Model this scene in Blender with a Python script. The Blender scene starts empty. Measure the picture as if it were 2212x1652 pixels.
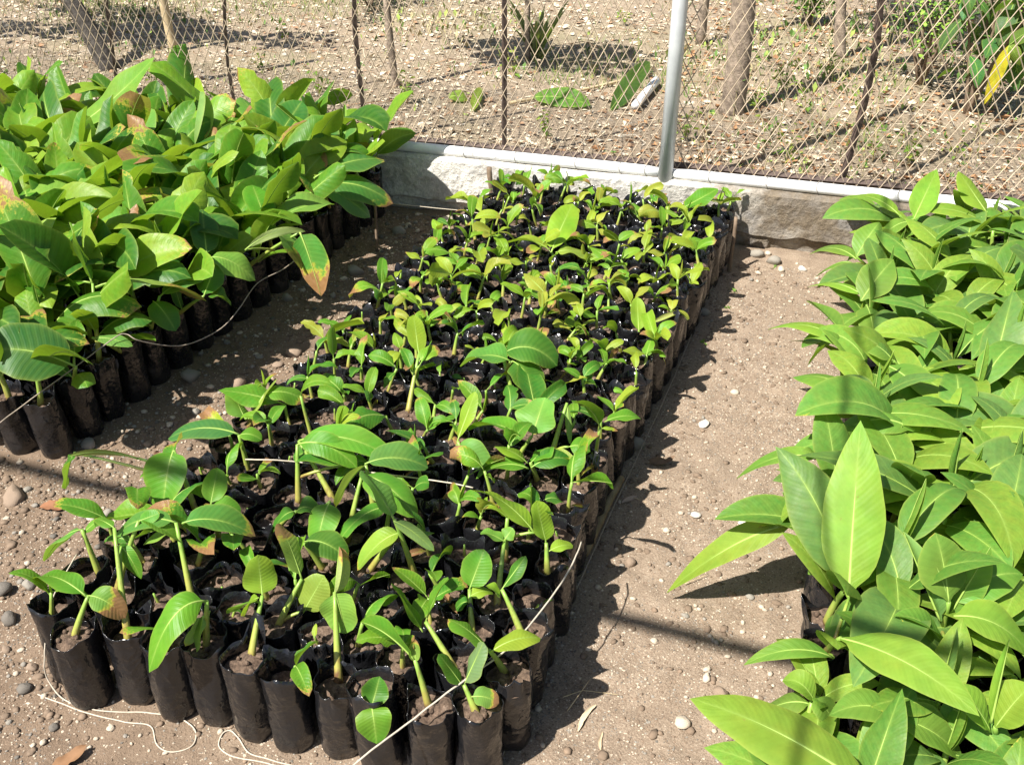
import bpy, math, random
from mathutils import Vector, noise, Matrix
import mathutils
R = math.radians
rnd = random.Random(7)
scene = bpy.context.scene
C = scene.collection

# ------------------------------------------------------------------ camera, light, exposure
PITCH, YAW, CAMH = R(32.3), R(21.3), 1.6
cam = bpy.data.cameras.new('camera'); camo = bpy.data.objects.new('camera', cam); C.objects.link(camo)
camo.location = (0, 0, CAMH); camo.rotation_euler = (R(90) - PITCH, 0, YAW)
cam.sensor_width = 36; cam.lens = 36 * 2152 / 2212; cam.clip_start = .02; cam.clip_end = 400
scene.camera = camo
LIGHT = Vector((.38, .62, -1)).normalized()
EL = math.asin(-LIGHT.z); AZ = math.atan2(-LIGHT.x, -LIGHT.y)
world = bpy.data.worlds.new('World'); scene.world = world; world.use_nodes = True
wn = world.node_tree.nodes; wl = world.node_tree.links
sky = wn.new('ShaderNodeTexSky'); sky.sky_type = 'NISHITA'; sky.sun_disc = False
sky.sun_elevation = EL; sky.sun_rotation = AZ; sky.dust_density = 1.5
wn['Background'].inputs['Strength'].default_value = .06
wl.new(sky.outputs[0], wn['Background'].inputs['Color'])
sun = bpy.data.lights.new('sun', 'SUN'); sun.energy = 5.0; sun.angle = R(.55); sun.color = (1, .955, .88)
suno = bpy.data.objects.new('sun', sun); C.objects.link(suno)
suno.rotation_euler = LIGHT.to_track_quat('-Z', 'Y').to_euler(); suno.location = (-3, -4, 8)
vs = scene.view_settings
vs.view_transform = 'Standard'; vs.look = 'None'; vs.gamma = 1; vs.exposure = 1.0; vs.use_curve_mapping = False
scene.render.engine = 'CYCLES'
scene.cycles.max_bounces = 6; scene.cycles.transparent_max_bounces = 4

# pixel of the 2212 px wide picture + height above ground -> place in the world
FPX, CX, CY = 2152., 1106., 826.
def at(u, v, z=0.):
    x = (u - CX) / FPX; y = -(v - CY) / FPX
    fx = math.cos(PITCH) + y * math.sin(PITCH); rz = -math.sin(PITCH) + y * math.cos(PITCH)
    t = (z - CAMH) / rz
    return Vector(((x * math.cos(YAW) - fx * math.sin(YAW)) * t, (x * math.sin(YAW) + fx * math.cos(YAW)) * t, z))
def depth(p):
    fw = -p.x * math.sin(YAW) + p.y * math.cos(YAW)
    return fw * math.cos(PITCH) - (p.z - CAMH) * math.sin(PITCH)
def px(n, p): return n * depth(p) / FPX

# ------------------------------------------------------------------ materials
def new_mat(name):
    m = bpy.data.materials.new(name); m.use_nodes = True
    nt = m.node_tree; b = nt.nodes['Principled BSDF']
    return m, nt, nt.nodes, nt.links, b
def nd(nt, typ, **kw):
    n = nt.nodes.new(typ)
    for k, v in kw.items():
        if k.startswith('i_'):
            n.inputs[k[2:].replace('_', ' ')].default_value = v
        else: setattr(n, k, v)
    return n
def ramp(nt, src, stops, interp='LINEAR'):
    r = nt.nodes.new('ShaderNodeValToRGB'); r.color_ramp.interpolation = interp
    e = r.color_ramp.elements
    while len(e) < len(stops): e.new(.5)
    for i, (p, c) in enumerate(stops):
        e[i].position = p; e[i].color = (*c, 1) if len(c) == 3 else c
    nt.links.new(src, r.inputs[0]); return r.outputs[0]
def mix(nt, f, a, b, typ='MIX'):
    m = nt.nodes.new('ShaderNodeMix'); m.data_type = 'RGBA'; m.blend_type = typ
    for s, v in ((0, f), (6, a), (7, b)):
        if hasattr(v, 'is_output') or isinstance(v, bpy.types.NodeSocket): nt.links.new(v, m.inputs[s])
        else: m.inputs[s].default_value = v if s == 0 else ((*v, 1) if len(v) == 3 else v)
    return m.outputs[2]
def mth(nt, op, a, b=None, c=None, clamp=False):
    m = nt.nodes.new('ShaderNodeMath'); m.operation = op; m.use_clamp = clamp
    for i, v in enumerate((a, b, c)):
        if v is None: continue
        if isinstance(v, bpy.types.NodeSocket): nt.links.new(v, m.inputs[i])
        else: m.inputs[i].default_value = v
    return m.outputs[0]
def nz(nt, vec, scale, detail=4, rough=.55):
    n = nd(nt, 'ShaderNodeTexNoise'); n.inputs['Scale'].default_value = scale
    n.inputs['Detail'].default_value = detail; n.inputs['Roughness'].default_value = rough
    if vec: nt.links.new(vec, n.inputs['Vector'])
    return n.outputs['Fac']
def bump(nt, b, h, strength, dist):
    n = nd(nt, 'ShaderNodeBump'); n.inputs['Strength'].default_value = strength; n.inputs['Distance'].default_value = dist
    nt.links.new(h, n.inputs['Height']); nt.links.new(n.outputs[0], b.inputs['Normal'])
def coords(nt, kind='Object'):
    return nd(nt, 'ShaderNodeTexCoord').outputs[kind]
def rand_coords(nt):
    """object coordinates shifted per object"""
    oi = nd(nt, 'ShaderNodeObjectInfo'); v = nd(nt, 'ShaderNodeVectorMath', operation='ADD')
    nt.links.new(coords(nt), v.inputs[0]); sc = mth(nt, 'MULTIPLY', oi.outputs['Random'], 37.)
    nt.links.new(sc, v.inputs[1]); return v.outputs[0], oi

def leaf_material(name, gloss, trans, vein_scale, vein_amt):
    m, nt, N, L, b = new_mat(name)
    uv = nd(nt, 'ShaderNodeUVMap').outputs[0]; s = nd(nt, 'ShaderNodeSeparateXYZ'); L.new(uv, s.inputs[0])
    vec, oi = rand_coords(nt)
    a = mth(nt, 'ABSOLUTE', mth(nt, 'MULTIPLY_ADD', s.outputs[0], 2., -1.))
    # side veins leave the rib at an angle
    q = mth(nt, 'MULTIPLY_ADD', a, -.16, s.outputs[1])
    q = mth(nt, 'ADD', q, mth(nt, 'MULTIPLY', nz(nt, vec, 9., 2), .03))
    w1 = mth(nt, 'SINE', mth(nt, 'MULTIPLY', q, vein_scale))
    w2 = mth(nt, 'SINE', mth(nt, 'MULTIPLY', q, vein_scale * 2.7))
    veins = mth(nt, 'MULTIPLY_ADD', mth(nt, 'MULTIPLY_ADD', w2, .4, w1), .36, .5)
    col = oi.outputs['Color']
    hs = nd(nt, 'ShaderNodeHueSaturation'); L.new(col, hs.inputs['Color'])
    L.new(mth(nt, 'MULTIPLY_ADD', nz(nt, vec, 14., 3), .07, .465), hs.inputs['Hue'])
    L.new(mth(nt, 'MULTIPLY_ADD', nz(nt, vec, 22., 4, .65), .7, .62), hs.inputs['Value'])
    c = mix(nt, mth(nt, 'MULTIPLY', veins, vein_amt), hs.outputs[0], (.22, .38, .055))
    # yellowing margin and pale rib line
    edge = mth(nt, 'POWER', a, 14.)
    c = mix(nt, mth(nt, 'MULTIPLY', edge, .35), c, (.42, .46, .09))
    rib = mth(nt, 'POWER', mth(nt, 'SUBTRACT', 1., a), 16.)
    c = mix(nt, mth(nt, 'MULTIPLY', rib, .6), c, (.32, .46, .09))
    dry = mth(nt, 'SUBTRACT', 1., oi.outputs['Alpha'])
    k = mth(nt, 'MULTIPLY_ADD', nz(nt, vec, 24., 4, .7), .75, s.outputs[1])
    k = mth(nt, 'MULTIPLY_ADD', mth(nt, 'POWER', a, 4.), .10, k)
    k = mth(nt, 'ADD', k, mth(nt, 'MULTIPLY', dry, 1.2))
    c = mix(nt, ramp(nt, mth(nt, 'SUBTRACT', k, 1.62), [(0, (0, 0, 0)), (.10, (1, 1, 1))]), c, (.50, .45, .06))
    f = ramp(nt, mth(nt, 'SUBTRACT', k, 1.70), [(0, (0, 0, 0)), (.05, (1, 1, 1))])
    c = mix(nt, f, c, mix(nt, nz(nt, vec, 60.), (.20, .085, .03), (.42, .24, .12)))
    # small specks of wear
    sp = ramp(nt, nz(nt, vec, 95., 2), [(.73, (0, 0, 0)), (.76, (1, 1, 1))])
    c = mix(nt, mth(nt, 'MULTIPLY', sp, .5), c, (.22, .16, .05))
    L.new(c, b.inputs['Base Color'])
    L.new(mth(nt, 'MULTIPLY_ADD', nz(nt, vec, 18.), .35, gloss), b.inputs['Roughness'])
    b.inputs['Specular IOR Level'].default_value = .26
    bump(nt, b, mth(nt, 'MULTIPLY_ADD', nz(nt, vec, 25., 2), 1.2, veins), .22, .0022)
    t = nd(nt, 'ShaderNodeBsdfTranslucent'); L.new(mix(nt, .5, c, (.48, .70, .03), 'MIX'), t.inputs['Color'])
    ms = nd(nt, 'ShaderNodeMixShader'); ms.inputs[0].default_value = trans
    L.new(b.outputs[0], ms.inputs[1]); L.new(t.outputs[0], ms.inputs[2])
    L.new(ms.outputs[0], N['Material Output'].inputs['Surface'])
    return m
M = {}
M['banana'] = leaf_material('banana_leaf', .26, .34, 75., .13)
M['canna'] = leaf_material('matte_leaf', .34, .30, 60., .11)

def simple(name, col, rough=.8, var=.25, scale=20., bumpd=0, spec=.3, oc=False, col2=None):
    m, nt, N, L, b = new_mat(name)
    vec, oi = rand_coords(nt)
    n = nz(nt, vec, scale, 5, .6)
    base = oi.outputs['Color'] if oc else None
    if oc:
        hs = nd(nt, 'ShaderNodeHueSaturation'); L.new(base, hs.inputs['Color'])
        L.new(mth(nt, 'MULTIPLY_ADD', n, var * 3, 1 - var * 1.5), hs.inputs['Value']); c = hs.outputs[0]
    else:
        d = tuple(max(0, x * (1 - var)) for x in col); l = col2 or tuple(min(1, x * (1 + var)) for x in col)
        c = ramp(nt, n, [(.3, d), (.7, l)])
    L.new(c, b.inputs['Base Color']); b.inputs['Roughness'].default_value = rough
    b.inputs['Specular IOR Level'].default_value = spec
    if bumpd: bump(nt, b, nz(nt, vec, scale * 2.5, 5, .65), .6, bumpd)
    return m
M['rib'] = simple('leaf_rib', (.30, .43, .09), .5, .15)
M['stone'] = simple('stone', None, .85, .22, 45., .0015, oc=True)
M['rust'] = simple('rusted_iron', (.085, .06, .05), .7, .45, 60., .001)
M['wire'] = simple('weathered_wire', (.42, .335, .24), .5, .45, 9.)
M['tie'] = simple('tie_wire', (.30, .27, .23), .5, .3, 60.)
M['twine'] = simple('sisal_twine', (.50, .44, .35), .9, .15, 120.)
M['twine_dark'] = simple('weathered_twine', (.34, .28, .22), .9, .25, 120.)
M['wood'] = simple('weathered_wood', (.20, .145, .10), .85, .35, 35., .002)
M['bark'] = simple('grey_bark', (.27, .215, .165), .9, .55, 34., .012)
M['darkbark'] = simple('dark_bark', (.085, .075, .065), .9, .5, 34., .012)
M['straw'] = simple('dry_straw', (.48, .38, .23), .85, .25, 50.)
M['deadleaf'] = simple('dead_leaf', None, .8, .22, 60., oc=True)
M['bamboo'] = simple('dry_bamboo', (.30, .22, .12), .7, .35, 30., .001)

# stem: sheath turns yellow and brown towards the foot in its own patches
m, nt, N, L, b = new_mat('banana_stem'); vec, oi = rand_coords(nt)
uv = nd(nt, 'ShaderNodeUVMap').outputs[0]; s = nd(nt, 'ShaderNodeSeparateXYZ'); L.new(uv, s.inputs[0])
mp = nd(nt, 'ShaderNodeMapping'); mp.inputs['Scale'].default_value = (1, 1, .18); L.new(vec, mp.inputs[0])
st = nz(nt, mp.outputs[0], 160., 4, .6)
k = mth(nt, 'ADD', s.outputs[1], mth(nt, 'MULTIPLY_ADD', nz(nt, vec, 30., 3), .9, -.45))
c = ramp(nt, k, [(.02, (.16, .085, .04)), (.16, (.34, .30, .07)), (.5, (.30, .38, .07)), (.9, (.22, .38, .06))])
c = mix(nt, ramp(nt, st, [(.52, (0, 0, 0)), (.7, (.55, .55, .55))]), c, (.20, .11, .05))
L.new(c, b.inputs['Base Color']); b.inputs['Roughness'].default_value = .42; bump(nt, b, st, .4, .001)
M['stem'] = m

# black polythene with soil dust
m, nt, N, L, b = new_mat('black_polythene'); vec, oi = rand_coords(nt)
n1 = nz(nt, vec, 13., 5, .62); n2 = nz(nt, vec, 70., 4, .6)
s = nd(nt, 'ShaderNodeSeparateXYZ'); L.new(coords(nt), s.inputs[0])
low = mth(nt, 'MULTIPLY_ADD', s.outputs[2], -2.4, .20)
d = mth(nt, 'ADD', mth(nt, 'ADD', n1, mth(nt, 'MULTIPLY', n2, .30)), low)
dust = ramp(nt, d, [(.64, (0, 0, 0)), (1.05, (1, 1, 1))])
c = mix(nt, mth(nt, 'MULTIPLY', dust, .7), (.011, .0112, .0128), (.036, .029, .025))
L.new(c, b.inputs['Base Color'])
L.new(mth(nt, 'MULTIPLY_ADD', dust, .34, mth(nt, 'MULTIPLY_ADD', n2, .16, .10)), b.inputs['Roughness'])
b.inputs['Specular IOR Level'].default_value = .6
mp = nd(nt, 'ShaderNodeMapping'); mp.inputs['Scale'].default_value = (1, 1, .6); mp.inputs['Rotation'].default_value = (.6, .4, 0); L.new(vec, mp.inputs[0])
wr = nd(nt, 'ShaderNodeTexNoise'); wr.inputs['Scale'].default_value = 16.; wr.inputs['Detail'].default_value = 2; wr.inputs['Distortion'].default_value = .4
L.new(mp.outputs[0], wr.inputs['Vector'])
rg = mth(nt, 'SUBTRACT', 1., mth(nt, 'MULTIPLY', mth(nt, 'ABSOLUTE', mth(nt, 'SUBTRACT', wr.outputs['Fac'], .5)), 5.), None, True)
bump(nt, b, mth(nt, 'ADD', mth(nt, 'MULTIPLY', mth(nt, 'POWER', rg, 4.), .22), mth(nt, 'MULTIPLY', nz(nt, vec, 24., 3), 1.5)), .7, .007)
M['bag'] = m

# potting soil
m, nt, N, L, b = new_mat('potting_soil'); vec, oi = rand_coords(nt)
c = ramp(nt, nz(nt, vec, 90., 6, .7), [(.32, (.045, .028, .019)), (.55, (.165, .11, .075)), (.75, (.31, .225, .165))])
L.new(c, b.inputs['Base Color']); b.inputs['Roughness'].default_value = .95; bump(nt, b, nz(nt, vec, 150., 5, .7), 1., .006)
M['soil'] = m

# trodden earth
m, nt, N, L, b = new_mat('earth'); v = coords(nt)
big = nz(nt, v, 2.2, 5, .6); mid = nz(nt, v, 14., 6, .65); fine = nz(nt, v, 230., 4, .75)
c = ramp(nt, mid, [(.30, (.150, .107, .075)), (.5, (.285, .213, .153)), (.70, (.42, .33, .245))])
c = mix(nt, ramp(nt, big, [(.40, (0, 0, 0)), (.66, (.6, .6, .6))]), c, (.22, .162, .116))
c = mix(nt, .55, c, ramp(nt, fine, [(.27, (.09, .066, .047)), (.5, (.32, .245, .178)), (.73, (.56, .46, .355))]))
sx = nd(nt, 'ShaderNodeSeparateXYZ'); L.new(v, sx.inputs[0])
loam = mth(nt, 'MULTIPLY', mth(nt, 'ADD', mth(nt, 'MULTIPLY', sx.outputs[0], -1.1), mth(nt, 'MULTIPLY_ADD', big, 1.2, -1.1), None, True), .75)
c = mix(nt, loam, c, mix(nt, mid, (.10, .066, .042), (.27, .19, .13)))
vo = nd(nt, 'ShaderNodeTexVoronoi'); vo.inputs['Scale'].default_value = 130.; L.new(v, vo.inputs['Vector'])
spk = ramp(nt, vo.outputs['Color'], [(.86, (0, 0, 0)), (.93, (1, 1, 1))])
spk = mth(nt, 'MULTIPLY', spk, ramp(nt, vo.outputs['Distance'], [(.25, (1, 1, 1)), (.42, (0, 0, 0))]))
c = mix(nt, mth(nt, 'MULTIPLY', spk, .8), c, (.52, .45, .36))
L.new(c, b.inputs['Base Color']); b.inputs['Roughness'].default_value = .95; b.inputs['Specular IOR Level'].default_value = .2
hh = mth(nt, 'ADD', mth(nt, 'MULTIPLY', fine, .6), mth(nt, 'ADD', mid, mth(nt, 'MULTIPLY', spk, .25)))
bump(nt, b, hh, .8, .010)
M['earth'] = m
# litter-strewn field
m, nt, N, L, b = new_mat('field_earth'); v = coords(nt)
big = nz(nt, v, 1.1, 5, .6); mid = nz(nt, v, 9., 6, .7); fine = nz(nt, v, 45., 6, .75)
c = ramp(nt, fine, [(.28, (.16, .12, .085)), (.5, (.36, .28, .20)), (.7, (.56, .46, .34))])
c = mix(nt, .4, c, ramp(nt, mid, [(.3, (.22, .165, .115)), (.7, (.50, .41, .29))]))
c = mix(nt, ramp(nt, big, [(.5, (0, 0, 0)), (.7, (.35, .35, .35))]), c, (.27, .29, .13))
L.new(c, b.inputs['Base Color']); b.inputs['Roughness'].default_value = .95; b.inputs['Specular IOR Level'].default_value = .2
bump(nt, b, fine, .9, .02)
M['field'] = m

# concrete
m, nt, N, L, b = new_mat('rough_concrete'); v = coords(nt)
s = nd(nt, 'ShaderNodeSeparateXYZ'); L.new(v, s.inputs[0])
k = mth(nt, 'ADD', mth(nt, 'MULTIPLY', s.outputs[0], .55), nz(nt, v, 3.2, 5, .6))
c = ramp(nt, k, [(0, (.72, .69, .63)), (.12, (.60, .565, .505)), (.30, (.20, .160, .113)), (.8, (.22, .18, .13))])
mid = nz(nt, v, 9., 6, .7); fine = nz(nt, v, 70., 6, .7)
c = mix(nt, ramp(nt, mid, [(.35, (.55, .55, .55)), (.55, (0, 0, 0))]), c, (.26, .24, .22))
c = mix(nt, ramp(nt, nz(nt, v, 5., 4), [(.58, (0, 0, 0)), (.68, (.5, .5, .5))]), c, (.33, .33, .34))
c = mix(nt, .75, c, ramp(nt, fine, [(.3, (.55, .55, .55)), (.7, (1.25, 1.25, 1.25))]), 'MULTIPLY')
L.new(c, b.inputs['Base Color']); b.inputs['Roughness'].default_value = .95; b.inputs['Specular IOR Level'].default_value = .2
vo = nd(nt, 'ShaderNodeTexVoronoi'); vo.inputs['Scale'].default_value = 5.; vo.feature = 'DISTANCE_TO_EDGE'
dv = nd(nt, 'ShaderNodeVectorMath', operation='ADD'); L.new(v, dv.inputs[0])
nn = nd(nt, 'ShaderNodeTexNoise'); nn.inputs['Scale'].default_value = 9.; L.new(v, nn.inputs['Vector'])
L.new(nn.outputs['Color'], dv.inputs[1]); L.new(dv.outputs[0], vo.inputs['Vector'])
bump(nt, b, mth(nt, 'ADD', mth(nt, 'MULTIPLY', fine, .7), mid), .9, .014)
M['concrete'] = m
# painted pipe
m, nt, N, L, b = new_mat('white_painted_pipe'); v = coords(nt)
c = ramp(nt, nz(nt, v, 30., 5, .65), [(.30, (.30, .27, .24)), (.38, (.74, .74, .74)), (.7, (.84, .84, .83))])
L.new(c, b.inputs['Base Color']); b.inputs['Roughness'].default_value = .38; bump(nt, b, nz(nt, v, 60.), .3, .002)
M['paint'] = m
m, nt, N, L, b = new_mat('galvanised_pole'); v = coords(nt)
c = ramp(nt, nz(nt, v, 14., 5, .6), [(.3, (.52, .54, .56)), (.7, (.66, .68, .70))])
L.new(c, b.inputs['Base Color']); b.inputs['Roughness'].default_value = .42; b.inputs['Metallic'].default_value = .15
M['galv'] = m

# ------------------------------------------------------------------ mesh helpers
class MB:
    def __init__(s): s.v = []; s.f = []; s.m = []; s.uv = []
    def add(s, verts, faces, mat=0, uvs=None):
        o = len(s.v); s.v += [tuple(x) for x in verts]
        s.f += [tuple(i + o for i in f) for f in faces]; s.m += [mat] * len(faces)
        s.uv += (list(uvs) if uvs else [(.5, .5)] * len(verts))
    def tube(s, pts, rad, n=6, mat=0, cap=True, ref=None):
        pts = [Vector(p) for p in pts]; k = len(pts)
        if not hasattr(rad, '__len__'): rad = [rad] * k
        vs, fs, uv = [], [], []
        prev = None
        for i, p in enumerate(pts):
            T = (pts[min(i + 1, k - 1)] - pts[max(i - 1, 0)]).normalized()
            if prev is None:
                a = Vector((0, 0, 1)) if abs(T.z) < .9 else Vector((1, 0, 0))
                S = T.cross(a).normalized()
            else:
                S = (prev - T * prev.dot(T))
                S = S.normalized() if S.length > 1e-6 else T.orthogonal().normalized()
            prev = S; B = T.cross(S)
            for j in range(n):
                an = 2 * math.pi * j / n
                vs.append(p + (S * math.cos(an) + B * math.sin(an)) * rad[i]); uv.append((j / n, i / (k - 1)))
        for i in range(k - 1):
            for j in range(n):
                fs.append((i * n + j, i * n + (j + 1) % n, (i + 1) * n + (j + 1) % n, (i + 1) * n + j))
        if cap:
            fs.append(tuple(range(n))[::-1]); fs.append(tuple((k - 1) * n + j for j in range(n)))
        s.add(vs, fs, mat, uv)
    def mesh(s, name, mats, smooth=True):
        me = bpy.data.meshes.new(name); me.from_pydata(s.v, [], s.f)
        for mt in mats: me.materials.append(mt)
        me.polygons.foreach_set('material_index', s.m)
        if smooth: me.polygons.foreach_set('use_smooth', [True] * len(s.f))
        ul = me.uv_layers.new(name='UVMap')
        li = [0] * len(me.loops); me.loops.foreach_get('vertex_index', li)
        fl = []
        for i in li: fl += s.uv[i]
        ul.data.foreach_set('uv', fl); me.update(); return me
def obj(name, me, parent=None, loc=None, rot=None, scale=None, color=None, mw=None):
    o = bpy.data.objects.new(name, me); C.objects.link(o)
    if parent: o.parent = parent
    if loc is not None: o.location = loc
    if rot is not None: o.rotation_euler = rot
    if scale is not None: o.scale = (scale,) * 3 if not hasattr(scale, '__len__') else scale
    if color is not None: o.color = color
    return o
def tag(o, label, cat, group=None):
    o['label'] = label; o['category'] = cat
    if group: o['group'] = group
    return o
def struct(o): o['kind'] = 'structure'; return o
def stuff(o, label, cat): o['kind'] = 'stuff'; o['label'] = label; o['category'] = cat; return o
def empty(name, loc, rz=0):
    o = bpy.data.objects.new(name, None); C.objects.link(o); o.location = loc; o.rotation_euler = (0, 0, rz); o.empty_display_size = .03; return o
def nse(x, y, s, k=0): return noise.noise(Vector((x * s + k * 13.1, y * s - k * 7.7, k * 3.3)))

# ------------------------------------------------------------------ setting
def gz(x, y):
    return .010 * nse(x, y, 1.7, 1) + .006 * nse(x, y, 6, 2) + .005 * nse(x, y, 17, 3) + .0035 * nse(x, y, 42, 4)
WA, WB = at(0, 228, .25), at(2212, 452, .25)
WD = (WB - WA).normalized()
def wy(x): return WA.y + (WB.y - WA.y) * (x - WA.x) / (WB.x - WA.x)     # pipe line: fence in plan
def grid_sheet(name, xs, ys, zf, mat):
    b = MB(); nx, ny = len(xs), len(ys)
    vs = [(x, y, zf(x, y)) for y in ys for x in xs]
    fs = [(j * nx + i, j * nx + i + 1, (j + 1) * nx + i + 1, (j + 1) * nx + i) for j in range(ny - 1) for i in range(nx - 1)]
    b.add(vs, fs); return obj(name, b.mesh(name, [mat]))
def steps(a, b, d):
    n = max(1, int(round((b - a) / d))); return [a + (b - a) * i / n for i in range(n)]
gx = steps(-25, -4, 1.5) + steps(-4, -2.2, .03) + steps(-2.2, .8, .0125) + steps(.8, 2, .06) + steps(2, 25, 1.5) + [25]
gy = steps(-25, 0, 1.5) + steps(0, .7, .05) + steps(.7, 3.2, .0125) + steps(3.2, 3.9, .03) + [3.9]
ground = struct(grid_sheet('ground', gx, gy, gz, M['earth']))
# the sheet stops under the wall
TZ = .20
def tz(x, y): return TZ + .02 * nse(x, y, .9, 5) + .015 * nse(x, y, 3, 6) + .01 * nse(x, y, 9, 7) + .03 * max(0, min(1, (y - 5) / 3))
tx = steps(-150, -9, 20) + steps(-9, 3, .06) + steps(3, 150, 20) + [150]
ty0 = steps(0, 5, .06) + steps(5, 12, .4) + steps(12, 250, 20) + [250]
b = MB(); nx = len(tx)
vsl = []
for d in ty0:
    for x in tx:
        y = wy(max(-9, min(3, x))) + .05 + d; vsl.append((x, y, tz(x, y) if d > .0 else TZ))
b.add(vsl, [(j * nx + i, j * nx + i + 1, (j + 1) * nx + i + 1, (j + 1) * nx + i) for j in range(len(ty0) - 1) for i in range(nx - 1)])
struct(obj('terrain', b.mesh('terrain', [M['field']])))

# concrete kerb wall with a broken, undercut foot
b = MB(); xs = steps(-6.5, -2.2, .1) + steps(-2.2, .6, .012) + steps(.6, 3.0, .1) + [3.0]
prof = [(-.06, -.10), (.0, -.10), (.035, -.055), (.07, -.048), (.09, -.045), (.11, -.045), (.13, -.045), (.15, -.045), (.17, -.045), (.19, -.045), (.205, -.044), (.218, -.043), (.230, -.030), (.232, .02), (.232, .14), (.0, .14)]
vsl = []
for x in xs:
    cr = .045 + .028 * nse(x, 0, 4.3, 8) + .012 * nse(x, 0, 17, 9)
    br = max(.15, min(1, .35 + 1.6 * nse(x, 5, 2.1, 17) + (.5 if -.35 < x < .1 else 0)))
    for k, (z, dy) in enumerate(prof):
        if k == 0: z2, d2 = -.06, .0
        elif k == 1: z2, d2 = cr * .25, (-.040 + .030 * br) + .012 * nse(x, 1, 7, 3)
        elif k == 2: z2, d2 = cr, (-.042 + .024 * br) + .008 * nse(x, 2, 15, 3)
        elif k == 3: z2, d2 = cr + .008, -.047 + .006 * nse(x, 4, 20, 3)
        else:
            z2 = z + .006 * nse(x, z * 3, 6, 11) * (z > .2); d2 = dy + .005 * nse(x, z, 8, 12) + .0035 * nse(x, z, 30, 13) + .002 * nse(x, z, 75, 14)
        vsl.append((x, wy(x) + d2, z2))
n = len(prof)
b.add(vsl, [(i * n + j, (i + 1) * n + j, (i + 1) * n + j + 1, i * n + j + 1) for i in range(len(xs) - 1) for j in range(n - 1)])
wall = obj('concrete_wall', b.mesh('concrete_wall', [M['concrete']], False))
tag(wall, 'low stained concrete wall with broken foot under the white pipe', 'wall')

# ------------------------------------------------------------------ fence
fence = empty('mesh_fence', (WA.x, WA.y, TZ)); FO = Vector((WA.x, WA.y, TZ))
tag(fence, 'rusty diamond mesh fence with white bottom pipe on the concrete wall', 'fence')
def fpart(name, mb, mat, smooth=True, parent=None):
    o = obj(name, mb.mesh(name, [mat], smooth)); o.parent = parent or fence
    if not parent: o.location = -FO
    return o
def fp(x, z, dy=0.): return Vector((x, wy(x) + dy, z))
XM, XL = at(1431, 385, .25).x, at(-8, 228, .25).x
posts = [XL, XM, XM + (XM - XL)]
for x in posts:
    mb = MB(); mb.tube([fp(x, .215, -.012), fp(x, .8, -.012), fp(x, 1.6, -.012), fp(x, 2.4, -.012)], .0275, 20)
    fpart('post', mb, M['galv'])
ends = [-6.4] + posts + [2.9]
rails = []
for a, c in zip(ends[:-1], ends[1:]):
    a2, c2 = a + .026, c - .026
    if c2 - a2 < .1: continue
    k = max(2, int((c2 - a2) / .06)); pts = []
    for i in range(k + 1):
        x = a2 + (c2 - a2) * i / k
        pts.append(fp(x, .252 + .003 * nse(x, 0, 2, 4)))
    mb = MB(); mb.tube(pts, [.0205 if 0 < i < k else .0165 for i in range(k + 1)], 16); rails.append((a2, c2, fpart('bottom_rail', mb, M['paint'])))
# rusted angle iron lying behind the pipe
mb = MB(); pts = [fp(x, .262 + .004 * nse(x, 3, 3, 2), .062) for x in steps(-6.4, 2.9, .1)]
mb.tube(pts, .014, 4); fpart('angle_rail', mb, M['rust'], False)
# upright rusted bars, some of them bent, given by picture points on the fence plane
def on_fence(u, v, dy=.07):
    c = Vector((0, 0, CAMH)); q = at(u, v, 0) - c
    if q.y < 0: q = -q
    # ray meets the upright plane of the fence
    k = (WB.y - WA.y) / (WB.x - WA.x); t = (WA.y + dy - k * WA.x) / (q.y - k * q.x)
    return c + q * t
for pts2, w in (([(764, -40), (766, 60), (776, 160), (790, 285)], .011), ([(1089, -40), (1090, 120), (1089, 300)], .011),
               ([(482, -60), (486, 60), (492, 140), (502, 190)], .009), ([(1908, -60), (1893, 100), (1868, 220), (1840, 320), (1818, 388)], .013),
               ([(222, -60), (236, 60), (246, 165)], .010)):
    P = [on_fence(u, v) for u, v in pts2]
    top = P[0] + (P[0] - P[1]).normalized() * 1.0; top.y = wy(top.x) + .07
    P = [top] + P; P[-1].z = min(P[-1].z, .27)
    mb = MB()
    Q = []
    for i in range(len(P) - 1):
        for k in range(4): Q.append(P[i].lerp(P[i + 1], k / 4))
    Q.append(P[-1]); mb.tube(Q, [w * (1 + .18 * noise.noise(q * 25)) for q in Q], 4)
    fpart('upright_bar', mb, M['rust'], False)
# diamond mesh, one sheet per bay
CW, CHH = .041, .076
def mesh_sheet(x0, x1, z0=.255, z1=1.95):
    mb = MB(); n = int((x1 - x0) / CW); nzz = int((z1 - z0) / (CHH / 2))
    for i in range(n + 1):
        if 1:
            pts = []
            for k in range(nzz + 1):
                x = x0 + i * CW + (CW * .5 if k % 2 else 0) * .98
                z = z0 + k * CHH / 2
                bow = .012 * nse(x, z, 1.6, 21) + .004 * nse(x, z, 7, 22)
                x += .006 * nse(x, z, 2.2, 23)
                pts.append(fp(x, z, .048 + bow + (.0016 if k % 2 else -.0016)))
            mb.tube(pts, .0020, 4, 0, False)
            q = []
            for k in range(nzz + 1):
                x = x0 + i * CW - (CW * .5 if k % 2 else 0) * .98
                z = z0 + k * CHH / 2
                bow = .012 * nse(x, z, 1.6, 21) + .004 * nse(x, z, 7, 22)
                x += .006 * nse(x, z, 2.2, 23)
                q.append(fp(x, z, .048 + bow + (-.0016 if k % 2 else .0016)))
            mb.tube(q, .0020, 4, 0, False)
    return fpart('wire_mesh', mb, M['wire'], False)
for a, c in zip(ends[:-1], ends[1:]): mesh_sheet(a + .03, c - .03)
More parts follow.
